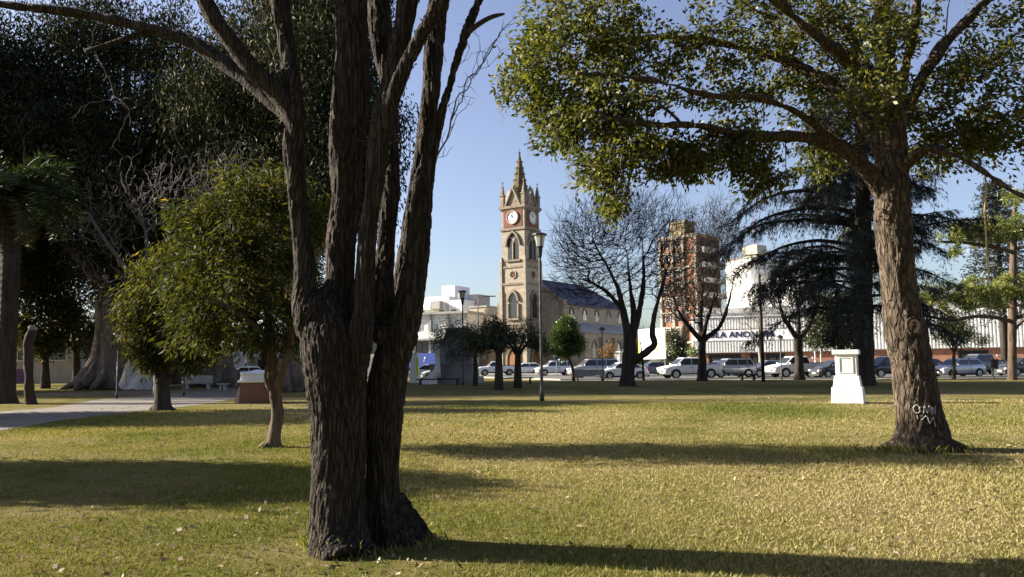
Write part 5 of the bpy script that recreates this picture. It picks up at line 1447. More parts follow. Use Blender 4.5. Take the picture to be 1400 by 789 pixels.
for k in range(22):
    frond(fq, (RNG.normal() * .2, RNG.normal() * .2, zt_), RNG.uniform(0, 6.28), -.6, RNG.uniform(1.6, 2.6), .9, .35)
fq.build('dead_fronds', M['palm_dead'], o)['kind'] = 'stuff'

# ---- giant eucalyptus trees
def euc_crown(lobes, nleaf, ntw, seed, gph, rt_=.02):
    rng = np.random.default_rng(seed)
    tg = ellipsoid_points(lobes, ntw, .5, rng)
    tg = tg[np.argsort(np.linalg.norm(tg - np.array([0, 0, 8]), axis=1))]
    gph.grow(tg, .35, 1.0, .12, .1)
    br = QM(); gph.emit(br, gph.radii(rt_, .5, .6), 7, 3, .03)
    E = np.array([gph.p[c[-1]] for c in gph.chains] + [gph.p[c[len(c) // 2]] for c in gph.chains]); per = nleaf // len(E)
    C = np.repeat(E, per, 0) + rng.normal(size=(len(E) * per, 3)) * np.array([.75, .75, .7])
    q = QM(); leaf_quads(q, C, .42, .12, 1.1, tint=np.clip(np.repeat(rng.uniform(0.1, .7, len(E)), per) + rng.normal(0, .2, len(C)), 0, 1), rng=rng)
    return br, q
eb = G(135, 533)
eu = thing('eucalyptus', 'giant dark eucalyptus with sprawling buttress roots behind the path', 'tree', (eb.x, eb.y + 1.5, 0), 0, 'giant eucalyptus trees')
et = np.array([(0, 0, 0, 2.0), (0, 0, 1.0, 1.55), (.05, 0, 2.2, 1.3), (.1, 0, 4, 1.2), (.15, 0, 7, 1.1), (.3, .2, 11, .9), (.2, .3, 16, .65), (.6, 0, 22, .35), (.4, 0, 27, .12)])
es = spline(et, .5)
m = MB(); m.tube(es[:, :3], es[:, 3], 22)
for a, ln, r in ((3.3, 3.6, .62), (3.9, 3.4, .55), (4.4, 2.8, .5), (4.9, 3.0, .5), (5.5, 3.2, .5), (0.1, 3.6, .55), (.9, 3, .5), (2.4, 3, .5), (1.6, 3, .5)):
    c_, s_ = math.cos(a), math.sin(a)
    m.tube([(.6 * c_, .6 * s_, 2.6), (1.15 * c_, 1.15 * s_, 1.5), (1.9 * c_, 1.9 * s_, .65), (2.7 * c_ + .2 * s_, 2.7 * s_ - .2 * c_, .25), (ln * c_ + .5 * s_, ln * s_ - .5 * c_, -.05)], [r * .8, r * .85, r * .75, r * .5, .1], 10)
me = remeshed(m, .11); bark_displace(me, 2.2, .09, .2, .14, .9)
link_mesh('trunk', me, M['bark_euc'], eu, True)
gph = Graph(); ch0 = gph.stem(es)
for a, z0, ln in ((.3, 7, 8), (1.6, 8, 7), (2.9, 6.5, 8), (4.2, 9, 7), (5.2, 7.5, 8), (3.6, 12, 7), (.9, 13, 7)):
    i = gph.nearest((.1, 0, z0)); p = np.array(gph.p[i])
    rows = [(p[0] + math.cos(a) * f * ln, p[1] + math.sin(a) * f * ln, p[2] + ln * (1.1 * f - .25 * f * f), .5 * (1 - .75 * f)) for f in np.linspace(.08, 1, 9)]
    gph.stem(rows, i); 
    gph.chains.append([i] + list(range(len(gph.p) - 9, len(gph.p))))
elob = [(0, 0, 25, 7.5, 6, 5, 3.2), (-6, -1, 23, 4, 4, 4, 1.2), (6, 1, 23, 4, 4, 4, 1.2), (-5, 0, 19, 5, 5, 4.5, 2), (5, 1, 19, 5, 5, 4.5, 2), (0, -4, 18, 5, 4, 4.5, 1.5), (0, 5, 18, 5, 4.5, 4.5, 1.3), (-7, -1, 14, 3.8, 4, 3.6, 1.5), (7, -1, 14, 3.8, 4, 3.8, 1.5), (2, -5, 13, 4, 3, 3, 1), (-2, 4, 13, 4, 3, 3, 1), (-6.5, 1, 10.5, 2.8, 3, 2.5, .7), (6.5, 1, 10, 3, 3, 2.6, .8)]
br, lf = euc_crown(elob, 105000, 900, 3, gph)
br.build('branches', M['bark_euc'], eu, True)['kind'] = 'stuff'; lf.build('crown', M['leaf_euc'], eu)['kind'] = 'stuff'
EUC = 'giant eucalyptus trees'
p = P(408, 500, 49)
dup(eu, (p.x, p.y, 0), 2.1, 'giant dark eucalyptus whose grey trunk shows just left of the foreground tree', EUC, (.86, .86, .95))
p = P(300, 500, 63)
dup(eu, (p.x, p.y, 0), 4.0, 'giant dark eucalyptus behind the twisted small tree, its crown above the grey twigs', EUC, (.9, .9, .70))
p = P(-60, 500, 58)
dup(eu, (p.x, p.y, 0), 5.2, 'giant eucalyptus standing beyond the palm with its crown at the upper left', EUC, (.9, .9, .95))
p = P(-330, 500, 56)
dup(eu, (p.x, p.y, 0), 3.0, 'giant eucalyptus standing outside the left edge and shading the far lawn', EUC, (1, 1, 1))
# white-barked eucalyptus with two stems
p = P(184, 500, 57)
we = thing('white_barked_eucalyptus', 'eucalyptus with two pale smooth stems lit at the base right of the giant trunk', 'tree', (p.x, p.y, 0), 0)
k_ = 57 / F
wa = spline([(-.35, 0, 0, .95), (-.25, 0, .7, .62), (-.1, 0, 1.6, .5), (.2, .1, 3.2, .42), (.5, .2, 6, .36), (.3, .4, 11, .26), (0, .3, 17, .1)], .4)
wb2 = spline([(.55, .1, 0, 1.15), (.6, .1, .7, .75), (.7, .1, 1.6, .62), (.75, .1, 4, .55), (1.0, .2, 8, .4), (1.6, 0, 14, .15)], .4)
m = MB(); m.tube(wa[:, :3], wa[:, 3], 16); m.tube(wb2[:, :3], wb2[:, 3], 16); me = remeshed(m, .09); bark_displace(me, 2, .04, .2, .07, 1)
link_mesh('trunk', me, M['bark_white'], we, True)
gph = Graph(); gph.stem(wa); gph.stem(wb2)
br, lf = euc_crown([(0, 0, 16, 4, 4, 4, 1), (2, 0, 12, 3.5, 3.5, 3, 1), (-2, 1, 12, 3, 3, 3, .8), (0, 1, 8.5, 3, 2.5, 1.8, .6)], 22000, 260, 8, gph)
br.build('branches', M['bark_euc'], we, True)['kind'] = 'stuff'; lf.build('crown', M['leaf_euc'], we)['kind'] = 'stuff'

# ---- grey leafless tree with crooked twigs
p = P(216, 500, 37)
q0 = np.array((p.x, p.y, 0))
gt = thing('leafless_tree', 'leafless tree with tangled crooked grey twigs between the palm and the foreground stems', 'tree', tuple(q0))
gph = Graph(); 
def PX(px, py, Y): return np.array(P(px, py, Y)) - q0
gs = [stem([(216, 540, 14, 0), (216, 480, 11, 0), (212, 430, 10, 0), (205, 380, 8, 0), (200, 330, 5, 0)], 37, .3), stem([(214, 440, 9, 0), (240, 380, 7, .5), (268, 330, 5, .8), (300, 280, 3, 1)], 37, .3), stem([(210, 420, 8, 0), (175, 370, 6, -.4), (145, 330, 5, -.8), (120, 290, 3, -1)], 37, .3)]
m = MB(); at = None
for s in gs:
    s[:, :3] -= q0; m.tube(s[:, :3], s[:, 3], 8); at = gph.nearest(s[0, :3]) if gph.p else None; gph.stem(s, at)
m.build('trunk', M['twig_grey'], gt, True)
lob = px_lobes([(150, 290, 60, 60, 0, 2.2, 1), (210, 260, 70, 60, 0, 2.5, 1.5), (270, 245, 65, 50, 0, 2.2, 1.3), (330, 225, 45, 40, .5, 2, .8), (170, 380, 60, 50, 0, 2, .8), (110, 330, 40, 50, 0, 2, .6)], 37)
lob = np.array(lob); lob[:, :3] -= q0
tg = ellipsoid_points(lob, 1500, .6); tg = tg[np.argsort(np.linalg.norm(tg - np.array([0, 0, 4]), axis=1))]
gph.grow(tg, .25, .22, .11, .25, .5); q = QM(); gph.emit(q, gph.radii(.013, .36, .1)); q.build('branches', M['twig_grey'], gt)['kind'] = 'stuff'

# ---- bare street trees, spreading upwards
def bare(name, label, px, by, Y, stems_px, lobes_px, n, rtip, seed, mat=None, group='leafless street trees', alpha=.22, up=.16, expo=.42):
    b = P(px, 500, Y); q0 = np.array((b.x, b.y, 0.0))
    o = thing(name, label, 'tree', tuple(q0), 0, group); gph = Graph(); m = MB()
    for rows in stems_px:
        s = stem(rows, Y, .2); s[:, :3] -= q0
        if rows is not stems_px[0] or rows[-1][2] < 6: s[:, 3] *= np.interp(np.linspace(0, 1, len(s)), [0, .45, 1], [1, .9, .28])
        m.tube(s[:, :3], s[:, 3], 10)
        at = gph.nearest(s[0, :3]) if gph.p else None
        gph.stem(s, at)
    tr = m.build('trunk', mat or M['bark_dark'], o, True); bark_displace(tr.data, 6, .03, .25, .05, 2)
    lob = np.array(px_lobes(lobes_px, Y)); lob[:, :3] -= q0
    tg = ellipsoid_points(lob, n, .42, np.random.default_rng(seed))
    c0 = np.array(stems_px[0][-1][:2]); pc = np.array(P(c0[0], c0[1], Y)) - q0
    tg = tg[np.argsort(np.linalg.norm(tg - pc, axis=1))]
    gph.grow(tg, alpha, .35, .05, up, .45, zpen=1.2)
    q = QM(); gph.emit(q, gph.radii(rtip, expo, .14), 6, 3, .02)
    for ch in gph.chains:
        for e_ in ((ch[-1], ch[-2]) if RNG.uniform() < .4 else (ch[-1],)):
            p_ = gph.p[e_]; d_ = unit(gph.p[ch[-1]] - gph.p[ch[-2]]); v_ = unit(d_ + RNG.normal(size=3) * .35 + np.array([0, 0, .3])); l_ = RNG.uniform(.4, 1.2)
            q.tube([p_, p_ + v_ * l_ * .5, p_ + unit(v_ + np.array([0, 0, .25]) + RNG.normal(size=3) * .12) * l_], [rtip * .8, rtip * .65, rtip * .5], 3)
    q.build('branches', mat or M['bark_dark'], o, True)['kind'] = 'stuff'
    return o
BY = 51.0
bare('leafless_tree', 'broad leafless tree with a low forked trunk in front of the church nave', 858, 527, BY,
     [[(858, 530, 26, 0), (858, 515, 20, 0), (859, 495, 19, 0), (861, 475, 18, 0), (858, 455, 13, 0), (852, 425, 11, 0), (845, 395, 9, -.5), (828, 360, 7, -1), (810, 330, 4, -1.4)],
      [(861, 478, 13, 0), (868, 450, 10, .3), (875, 420, 9, .6), (880, 380, 7, 1), (878, 330, 4, 1.4)],
      [(861, 495, 14, 0), (872, 490, 12, -.2), (888, 478, 10, -.4), (895, 470, 9, -.5), (892, 458, 9, -.5), (893, 440, 8, -.5), (900, 410, 7, -.4), (912, 370, 5, -.3), (925, 330, 3, 0)],
      [(864, 470, 10, .2), (867, 430, 9, .5), (862, 395, 7, .8), (858, 350, 5, 1)],
      [(852, 425, 8, 0), (830, 400, 6, .4), (805, 385, 4, .8), (780, 380, 3, 1)]],
     [(800, 320, 50, 45, 0, 2.2, 1.6), (850, 300, 60, 45, 0, 2.6, 2), (900, 305, 55, 45, 0, 2.6, 1.6), (790, 385, 45, 40, .5, 2, 1.1), (850, 370, 70, 60, 0, 2.6, 2), (920, 360, 45, 50, 0, 2.4, 1.3), (780, 345, 30, 40, 0, 1.5, .6)], 2600, .0155, 1)
bare('leafless_tree', 'leafless vase-shaped tree in front of the brick apartment tower and supermarket', 960, 519, 61,
     [[(960, 522, 16, 0), (960, 505, 12, 0), (960, 480, 10, 0), (960, 465, 10, 0)], [(960, 467, 8, 0), (945, 450, 7, -.4), (930, 430, 6, -.7), (918, 400, 4, -1)], [(960, 466, 8, 0), (957, 440, 7, .5), (960, 410, 5, .9), (962, 370, 4, 1)],
      [(960, 466, 8, 0), (975, 455, 7, .2), (985, 445, 6, .3), (996, 415, 5, .5), (1003, 380, 3, .6)], [(961, 465, 7, 0), (966, 440, 6, -.6), (975, 410, 5, -1), (982, 370, 3, -1.4)]],
     [(930, 360, 40, 55, 0, 2.6, 1.5), (965, 330, 45, 50, 0, 2.6, 1.8), (990, 350, 35, 50, 0, 2.4, 1.3), (950, 410, 50, 35, 0, 2.4, 1.2), (985, 300, 30, 35, 0, 1.8, .8), (925, 410, 30, 30, 0, 1.8, .6)], 2300, .016, 2)
bare('leafless_tree', 'leafless tree partly under the drooping conifer, behind the right white pickup', 1093, 519, 61,
     [[(1093, 522, 17, 0), (1093, 505, 12, 0), (1092, 480, 11, 0), (1091, 462, 11, 0)], [(1091, 464, 8, 0), (1080, 448, 7, -.3), (1070, 430, 6, -.5), (1062, 400, 4, -.8)], [(1091, 463, 7, 0), (1092, 440, 6, .5), (1090, 410, 5, .8), (1086, 380, 3, 1)], [(1091, 464, 8, 0), (1103, 450, 7, 0), (1112, 432, 6, 0), (1122, 405, 4, 0)]],
     [(1065, 390, 35, 40, 0, 2, 1.2), (1090, 375, 35, 40, 0, 2, 1.2), (1118, 385, 28, 40, 0, 2, 1), (1090, 420, 40, 22, 0, 2, .8)], 1200, .015, 3)
bare('leafless_tree', 'slender leafless pale-stemmed tree in front of the supermarket wall beside the dark pole', 1037, 510, 74,
     [[(1040, 512, 7, 0), (1040, 490, 6, 0), (1038, 475, 5, 0), (1038, 455, 4, 0), (1035, 430, 2, 0)], [(1039, 478, 4, 0), (1030, 460, 3, 0), (1022, 440, 2, 0)]],
     [(1025, 430, 22, 22, 0, 1.5, 1), (1045, 425, 22, 22, 0, 1.5, 1)], 300, .013, 4, M['twig_pale'])
bare('leafless_tree', 'tall pale leafless tree rising behind the billboard and dark hedge', 930, 505, 95,
     [[(930, 508, 11, 0), (931, 470, 9, 0), (936, 440, 8, 0), (932, 410, 5, 0)], [(932, 470, 7, 0), (945, 445, 5, 0), (950, 420, 4, 0)]],
     [(930, 400, 26, 26, 0, 2.5, 1), (950, 410, 22, 22, 0, 2, 1), (912, 430, 18, 18, 0, 2, .6)], 400, .018, 5, M['bark_brown'])
bare('leafless_tree', 'thin young leafless tree between the forked bare tree and the left double-cab pickup', 880, 512, 62,
     [[(880, 520, 4, 0), (879, 500, 3.5, 0), (877, 480, 3, 0), (876, 465, 2, 0)]], [(876, 458, 10, 16, 0, .7, 1)], 60, .006, 6)

# ---- twin dark round-topped trees by the monument, and other broadleaf trees
def rnd(name, label, px, Y, wpx, top_fork, lobes_px, n, leaf, ll, lw, per, spread, bark, group=None, tint=None, lean=0, droop=.3):
    b = P(px, 500, Y); base = (b.x, b.y, 0)
    s = [stem([(px, 505 + 1700 / Y / 1.0 * 1.05, wpx * 1.4, 0), (px + lean * .2, 505, wpx, 0), (px + lean * .6, (505 + top_fork) / 2, wpx * .9, 0), (px + lean, top_fork, wpx * .8, 0)], Y, .2)]
    for a in (-1, -.3, .4, 1):
        s.append(stem([(px + lean, top_fork + 4, wpx * .5, 0), (px + lean + a * 12, top_fork - 14, wpx * .35, .3 * a), (px + lean + a * 24, top_fork - 26, wpx * .2, .5 * a)], Y, .3))
    return leafy(name, label, base, s, px_lobes(lobes_px, Y), n, leaf, ll, lw, per, spread, bark, .008, droop, .3, group, sides=10, rmax=.1, tint=tint)
rnd('round_topped_tree', 'dark round-topped tree left of the pair in front of the church, with greenish crown', 682, 47, 11, 482, [(668, 462, 34, 18, 0, 1.7, 2), (690, 455, 26, 14, 0, 1.4, 1), (645, 470, 18, 14, 0, 1.2, .8), (655, 475, 20, 10, 0, 1.2, .6), (675, 444, 14, 9, 0, .8, .4), (642, 458, 10, 10, .3, .7, .3)], 330, M['leaf_dark'], .2, .05, 11, .19, M['bark_dark'], 'dark round-topped trees by the church')
rnd('round_topped_tree', 'thin-leaved dark round-topped tree right of the pair in front of the church', 708, 50, 10, 484, [(712, 460, 28, 18, 0, 1.6, 1.5), (735, 468, 16, 14, 0, 1.2, .7), (690, 470, 16, 12, 0, 1.2, .5), (722, 443, 12, 9, 0, .8, .3), (744, 478, 9, 9, 0, .7, .25)], 420, M['leaf_dark'], .17, .04, 6, .2, M['bark_dark'], 'dark round-topped trees by the church')
rnd('round_topped_tree', 'sparse dark tree drooping over the grey stone monument', 650, 56, 6, 480, [(622, 455, 26, 20, 0, 1.4, 1), (600, 462, 16, 14, 0, 1, .6), (640, 475, 16, 14, 0, 1, .6), (618, 485, 14, 10, 0, .9, .35)], 260, M['leaf_dark'], .18, .045, 7, .2, M['bark_dark'], 'dark round-topped trees by the church')
rnd('young_leafy_tree', 'young bright green leafy tree with a slim leaning trunk before the church side', 785, 66, 4.5, 482, [(772, 458, 20, 18, 0, 1.3, 1.4), (768, 475, 20, 12, 0, 1.2, 1), (785, 470, 14, 14, 0, 1, .8), (775, 443, 10, 9, 0, .7, .4)], 330, M['leaf_bright'], .28, .10, 14, .2, M['bark_brown'], lean=-10)
rnd('dark_green_tree', 'dense dark green tree left of the conifer trunk above the white pedestal', 1150, 66, 9, 474, [(1135, 440, 30, 26, 0, 2, 2), (1150, 415, 24, 22, 0, 2, 1), (1120, 462, 24, 12, 0, 1.6, 1), (1155, 455, 18, 20, 0, 1.5, 1)], 480, M['leaf_dark'], .3, .09, 16, .28, M['bark_dark'])
rnd('slender_green_tree', 'slender young tree with thin green foliage beside the silver hatchback', 1304, 57, 5, 478, [(1290, 455, 16, 14, 0, 1, 1), (1318, 455, 16, 16, 0, 1, 1), (1300, 440, 14, 12, 0, .9, .7), (1342, 466, 8, 7, 0, .5, .4)], 300, M['needle_pine'], .22, .04, 9, .18, M['bark_dark'])
rnd('evergreen_tree', 'feathery evergreen tree behind the pale-cut stump', 62, 62, 10, 490, [(60, 400, 40, 40, 0, 2.6, 2), (40, 450, 26, 30, 0, 2, 1), (85, 440, 26, 36, 0, 2, 1.2), (60, 470, 30, 18, 0, 2, .8)], 420, M['leaf_small'], .32, .10, 14, .35, M['bark_dark'], 'bushy evergreens behind the path')
rnd('evergreen_tree', 'bushy evergreen tree behind the twisted small tree and the brick pedestal', 362, 68, 12, 470, [(330, 400, 50, 40, 0, 3, 2), (390, 390, 50, 50, 0, 3, 2), (290, 420, 36, 30, 0, 2.5, 1), (420, 440, 30, 40, 0, 2.4, 1)], 520, M['leaf_dark'], .36, .11, 14, .4, M['bark_dark'], 'bushy evergreens behind the path')
rnd('evergreen_tree', 'bushy evergreen tree filling the gap between the two eucalyptus trunks', 240, 72, 12, 470, [(230, 380, 60, 60, 0, 3, 2), (180, 420, 40, 40, 0, 3, 1.5), (150, 380, 40, 60, 0, 3, 1.2), (270, 430, 40, 30, 0, 2.4, 1)], 520, M['leaf_dark'], .4, .12, 14, .4, M['bark_dark'], 'bushy evergreens behind the path')
rnd('evergreen_tree', 'dark evergreen tree behind the giant buttressed trunk on the palm side', 105, 76, 10, 480, [(100, 350, 40, 50, 0, 3, 1.6), (95, 420, 40, 46, 0, 3, 1.6), (125, 460, 30, 30, 0, 2.5, 1), (40, 350, 50, 50, 0, 3, 1.4), (-10, 420, 50, 60, 0, 3, 1.4)], 620, M['leaf_dark'], .4, .12, 16, .4, M['bark_dark'], 'bushy evergreens behind the path')
def bush(name, label, px, Y, lobes_px, n, leaf, ll, lw, per, spread):
    b = P(px, 500, Y); q0 = np.array((b.x, b.y, 0)); o = thing(name, label, 'bush', tuple(q0))
    lob = np.array(px_lobes(lobes_px, Y)); lob[:, :3] -= q0
    gph = Graph(); gph.stem([(0, 0, 0, .06), (0, 0, .3, .05), (0, 0, .6, .04)])
    tg = ellipsoid_points(lob, n, .5); tg[:, 2] = np.maximum(tg[:, 2], .1); tg = tg[np.argsort(np.linalg.norm(tg, axis=1))]
    gph.grow(tg, .2, .3, .04, .1); q = QM(); gph.emit(q, gph.radii(.008, .4, .05)); q.build('branches', M['bark_dark'], o)['kind'] = 'stuff'
    E = np.array([gph.p[c[-1]] for c in gph.chains]); C = np.repeat(E, per, 0) + RNG.normal(size=(len(E) * per, 3)) * spread
    q = QM(); leaf_quads(q, C, ll, lw, .2); q.build('foliage', leaf, o)['kind'] = 'stuff'
bush('bush', 'rust-leaved bush beside the white square gate pillar', 832, 88, [(832, 482, 13, 13, 0, 1.1, 1), (832, 496, 12, 10, 0, 1.0, .8)], 220, M['leaf_rust'], .25, .07, 7, .15)
bush('hedge', 'tall dark hedge right of the billboard', 920, 86, [(922, 470, 12, 22, 0, 1.2, 1), (932, 480, 10, 18, 0, 1.2, 1), (912, 490, 10, 12, 0, 1.2, .6)], 320, M['leaf_dark'], .3, .1, 14, .2)
bush('bush', 'pale green bush at the corner of the supermarket cladding', 948, 84, [(947, 482, 6, 9, 0, .7, 1)], 60, M['leaf_bright'], .25, .08, 8, .15)
bush('bush', 'dark shrub against the church side wall', 866, 96, [(866, 485, 14, 18, 0, 1.2, 1)], 200, M['leaf_dark'], .28, .09, 14, .2)

# ---- drooping conifer behind the leaning tree
CYd = 47.0
b = P(1180, 500, CYd); q0 = np.array((b.x, b.y, 0.0)); k_ = CYd / F
cd = thing('drooping_conifer', 'tall dark conifer with long drooping needle-clad branches behind the leaning tree', 'tree', tuple(q0))
cs = stem([(1180, 534, 42, 0), (1180, 515, 32, 0), (1180, 480, 28, 0), (1180, 400, 25, 0), (1180, 300, 21, 0), (1177, 200, 16, 0), (1175, 100, 11, 0), (1174, 20, 5, 0)], CYd, .5); cs[:, :3] -= q0
m = MB(); m.tube(cs[:, :3], cs[:, 3], 14); tr = m.build('trunk', M['bark_dark'], cd, True); bark_displace(tr.data, 4, .04, .2, .05, 1.5)
bq = QM(); nC = []; nD = []
rng = np.random.default_rng(21)
def cbranch(z0, az_, L, el, sag, thick):
    n = 16; wig = rng.normal() * .18; ph_ = rng.uniform(0, 6); p = np.array([0, 0, z0]) + np.array([math.cos(az_), math.sin(az_), 0]) * .25; e = el; pts = []
    for k in range(n):
        pts.append(p.copy()); a2 = az_ + wig * math.sin(k * .5 + ph_) + rng.normal() * .08; e += rng.normal() * .07
        p = p + np.array([math.cos(a2) * math.cos(e), math.sin(a2) * math.cos(e), math.sin(e)]) * L / n; e -= sag / n
    pts = np.array([p_ for p_ in pts if p_[2] > 2.4]); n = len(pts)
    if n < 4: return
    bq.tube(pts, np.linspace(thick, .012, n), 5)
    for k in range(3, n):
        for j in range(7):
            s = rng.choice((-1, 1)); da = az_ + s * rng.uniform(.1, 1.5); ln = rng.uniform(.25, 1.5) * (1.0 - .4 * k / n)
            f = rng.uniform(); c = pts[k - 1] * (1 - f) + pts[k] * f
            e1 = rng.uniform(-1.25, .25); d1 = np.array([math.cos(da) * math.cos(e1), math.sin(da) * math.cos(e1), math.sin(e1)])
            mid = c + d1 * ln * .55 + np.array([0, 0, .03]); end = c + d1 * ln - np.array([0, 0, .35 * ln])
            bq.tube([c, mid, end], [.014, .010, .005], 3)
            for t in np.linspace(.2, 1, 7):
                nC.append(c * (1 - t) + end * t + np.array([0, 0, .15 * ln * math.sin(t * 3.14)]) + rng.normal(size=3) * .06); nD.append(d1 + rng.normal(size=3) * .4)
for k in range(80):
    z0 = 3.6 + 15.5 * (k / 80) ** 1.0 + rng.normal() * .2
    az_ = k * 2.399 + rng.normal() * .25; L = (7.8 - .33 * (z0 - 4)) * rng.uniform(.5, 1.15)
    cbranch(z0 + rng.normal() * .35, az_, max(2, L), rng.uniform(-.1, .6), rng.uniform(.5, 1.5), .045 + .05 * L / 7)
cbranch(11.0, math.pi + .25, 9.2, .35, 1.55, .19); cbranch(10.2, math.pi + .1, 9.4, .3, 1.5, .17); cbranch(9.4, math.pi - .25, 8.8, .25, 1.4, .15); cbranch(7.4, math.pi + .3, 8.4, .25, 1.2, .14); cbranch(13.5, -.1, 7.8, .3, 1.1, .13); cbranch(8, -.35, 7.6, .3, 1.2, .13); cbranch(8.2, math.pi - .1, 8.0, .3, 1.3, .14); cbranch(12.5, math.pi + .05, 8.2, .3, .8, .12); cbranch(9.5, -.2, 7.5, .3, 1.3, .12); cbranch(6.6, .15, 7.2, .25, 1.0, .12); cbranch(6.8, math.pi + .2, 7.4, .1, .9, .12)
bq.build('branches', M['bark_dark'], cd, True)['kind'] = 'stuff'
q = QM(); C = np.repeat(np.array(nC), 3, 0); leaf_quads(q, C, .26, .032, .8, dirs=np.repeat(unit(np.array(nD)), 3, 0) * .5, rng=rng); q.build('needles', M['needle_dark'], cd)['kind'] = 'stuff'

# ---- yellow-green pine at the right edge
PY = 54.0
b = P(1384, 500, PY); q0 = np.array((b.x, b.y, 0.0))
pn = thing('pine_tree', 'yellow-green long-needled pine with horizontal boughs at the right edge', 'tree', tuple(q0))
st_ = [stem([(1384, 530, 18, 0), (1384, 510, 12, 0), (1384, 440, 11, 0), (1385, 380, 10, 0), (1386, 320, 7, 0), (1388, 270, 4, 0)], PY, .3),
       stem([(1385, 440, 6, 0), (1360, 434, 5, -.6), (1330, 433, 4.5, -1.2), (1300, 438, 4, -1.8), (1262, 430, 3, -2.4), (1250, 424, 2, -2.6)], PY, .3),
       stem([(1385, 345, 6, 0), (1360, 338, 5, -.6), (1320, 332, 4, -1.2), (1285, 330, 2.5, -1.8)], PY, .3), stem([(1385, 436, 5, 0), (1410, 430, 4, -.5), (1450, 425, 3, -1)], PY, .3), stem([(1385, 340, 5, 0), (1410, 336, 4, -.5), (1450, 328, 3, -1)], PY, .3),
       stem([(1384, 455, 5, 0), (1395, 442, 4, .3), (1412, 430, 3, .5)], PY, .3)]
m = MB(); gph = Graph()
for s in st_:
    s[:, :3] -= q0; m.tube(s[:, :3], s[:, 3], 10); at = gph.nearest(s[0, :3]) if gph.p else None; gph.stem(s, at)
m.build('trunk', M['bark_brown'], pn, True)
plob = np.array(px_lobes([(1310, 320, 28, 18, -1.4, 1.1, .9), (1345, 318, 36, 20, -1, 1.3, 1.3), (1385, 312, 36, 20, -.5, 1.4, 1.2), (1420, 310, 34, 20, -.5, 1.2, 1), (1275, 405, 20, 26, -2.2, 1, .9), (1305, 408, 34, 24, -1.8, 1.3, 1.5), (1345, 400, 36, 24, -1, 1.4, 1.6), (1385, 398, 36, 26, -.4, 1.4, 1.5), (1420, 395, 34, 26, -.4, 1.4, 1.3), (1305, 345, 12, 10, -1.6, .6, .3), (1390, 270, 26, 18, 0, 1.2, .5)], PY)); plob[:, :3] -= q0
tg = ellipsoid_points(plob, 620, .6); tg = tg[np.argsort(np.linalg.norm(tg - np.array([0, 0, 6]), axis=1))]
gph.grow(tg, .3, .3, .04, .05); q = QM(); gph.emit(q, gph.radii(.008, .42, .05)); q.build('branches', M['bark_brown'], pn, True)['kind'] = 'stuff'
E = np.array([gph.p[c[-1]] for c in gph.chains]); per = 34
C = np.repeat(E, per, 0) + RNG.normal(size=(len(E) * per, 3)) * .07
q = QM(); leaf_quads(q, C, .34, .05, -.25, tint=np.clip(np.repeat(RNG.uniform(.1, .9, len(E)), per) + RNG.normal(0, .12, len(C)), 0, 1)); q.build('needles', M['needle_pine'], pn)['kind'] = 'stuff'
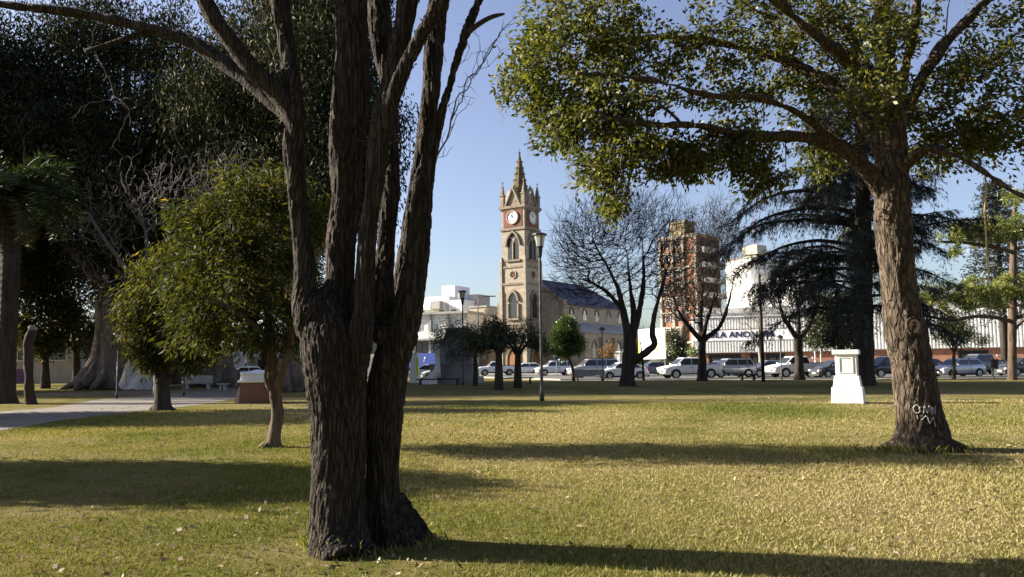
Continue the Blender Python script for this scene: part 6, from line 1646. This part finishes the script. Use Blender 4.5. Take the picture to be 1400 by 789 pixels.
# ---- dark layered conifer behind it
AY = 72.0
b = P(1376, 500, AY); q0 = np.array((b.x, b.y, 0.0))
ar = thing('layered_conifer', 'dark narrow conifer with tiered branches behind the yellow-green pine', 'tree', tuple(q0))
zt_ = Zat(1376, 246, AY)
MB().lathe([(.42, 0), (.3, 5), (.05, zt_)], 10).build('trunk', M['bark_dark'], ar, True)
q = QM(); bq = QM()
z_ = 5.0
while z_ < zt_ - .5:
    Lr = 3.6 * (1 - (z_ - 5) / (zt_ - 4)) + .6
    for k in range(7):
        a = k * .9 + z_; e_ = np.array([math.cos(a) * Lr, math.sin(a) * Lr, z_ - .15 * Lr]); s_ = np.array([0, 0, z_]); bq.tube([s_, (s_ + e_) / 2 + [0, 0, .15 * Lr], e_], [.05, .035, .015], 4)
        f = RNG.uniform(.2, 1, 90)[:, None]; C = s_ * (1 - f) + e_ * f + np.array([0, 0, .2 * Lr]) * f * (1 - f) * 3 + RNG.normal(size=(90, 3)) * np.array([.28, .28, .18])
        leaf_quads(q, C, .42, .10, .1)
    z_ += .85
bq.build('branches', M['bark_dark'], ar)['kind'] = 'stuff'; q.build('needles', M['needle_dark'], ar)['kind'] = 'stuff'
# ---- rope hanging from the leaning tree's right bough
m = MB(); pts = [P(a, c, 13.0) for a, c in ((1347, 236), (1348, 262), (1346, 290), (1348, 320), (1349, 350), (1352, 375), (1350, 392))]
m.tube(pts, .014, 6); o = m.build('hanging_rope', M['rope'], None, True); tag(o, 'yellowish rope hanging from the right bough of the leaning tree', 'rope')

# ---- trees outside the left edge whose shadows lie across the lawn
def shade(label, x, y, zc, rx, ry, rz, n, per, sp=.35):
    base = (x, y, 0)
    st_ = [np.array(spline([(x, y, 0, .32), (x, y, 1.5, .24), (x + .1, y, zc - rz * .4, .18), (x, y, zc + rz * .4, .08)], .4))]
    leafy('evergreen_tree', label, base, st_, [(x, y, zc, rx, ry, rz, 1)], n, M['leaf_dark'], .26, .09, per, sp, M['bark_brown'], .008, .4, .3, group='evergreens outside the left edge')
shade('dense evergreen standing left of the frame nearest the camera, its shade under the big trunk', -15.8, 13.9, 4.0, 3.2, 1.6, 2.1, 620, 28)
shade('evergreen left of the frame beside the path, shading the lawn before the brick pedestal', -24.5, 28.0, 5.0, 4.2, 3.4, 3.2, 760, 28)

dup(eu, (-50, 73, 0), 1.7, 'giant eucalyptus far left beyond the palm, close to the street', EUC, (.9, .9, .9))
# ---- unseen tall trees added to keep the open sky off the shaded lawn
for x_, y_, a_, lab in ((-13, -24, 1.0, 'sky-blocking eucalyptus added unseen behind the viewpoint, on its left'), (4, -20, 2.6, 'sky-blocking eucalyptus added unseen directly behind the viewpoint'), (21, -16, 4.4, 'sky-blocking eucalyptus added unseen behind the viewpoint, on its right'),
                        (33, 4, .4, 'sky-blocking eucalyptus added unseen outside the right edge of the lawn'), (-30, -20, 3.3, 'sky-blocking eucalyptus added unseen farthest left behind the viewpoint')):
    dup(eu, (x_, y_, 0), a_, lab, EUC, (1, 1, .95))
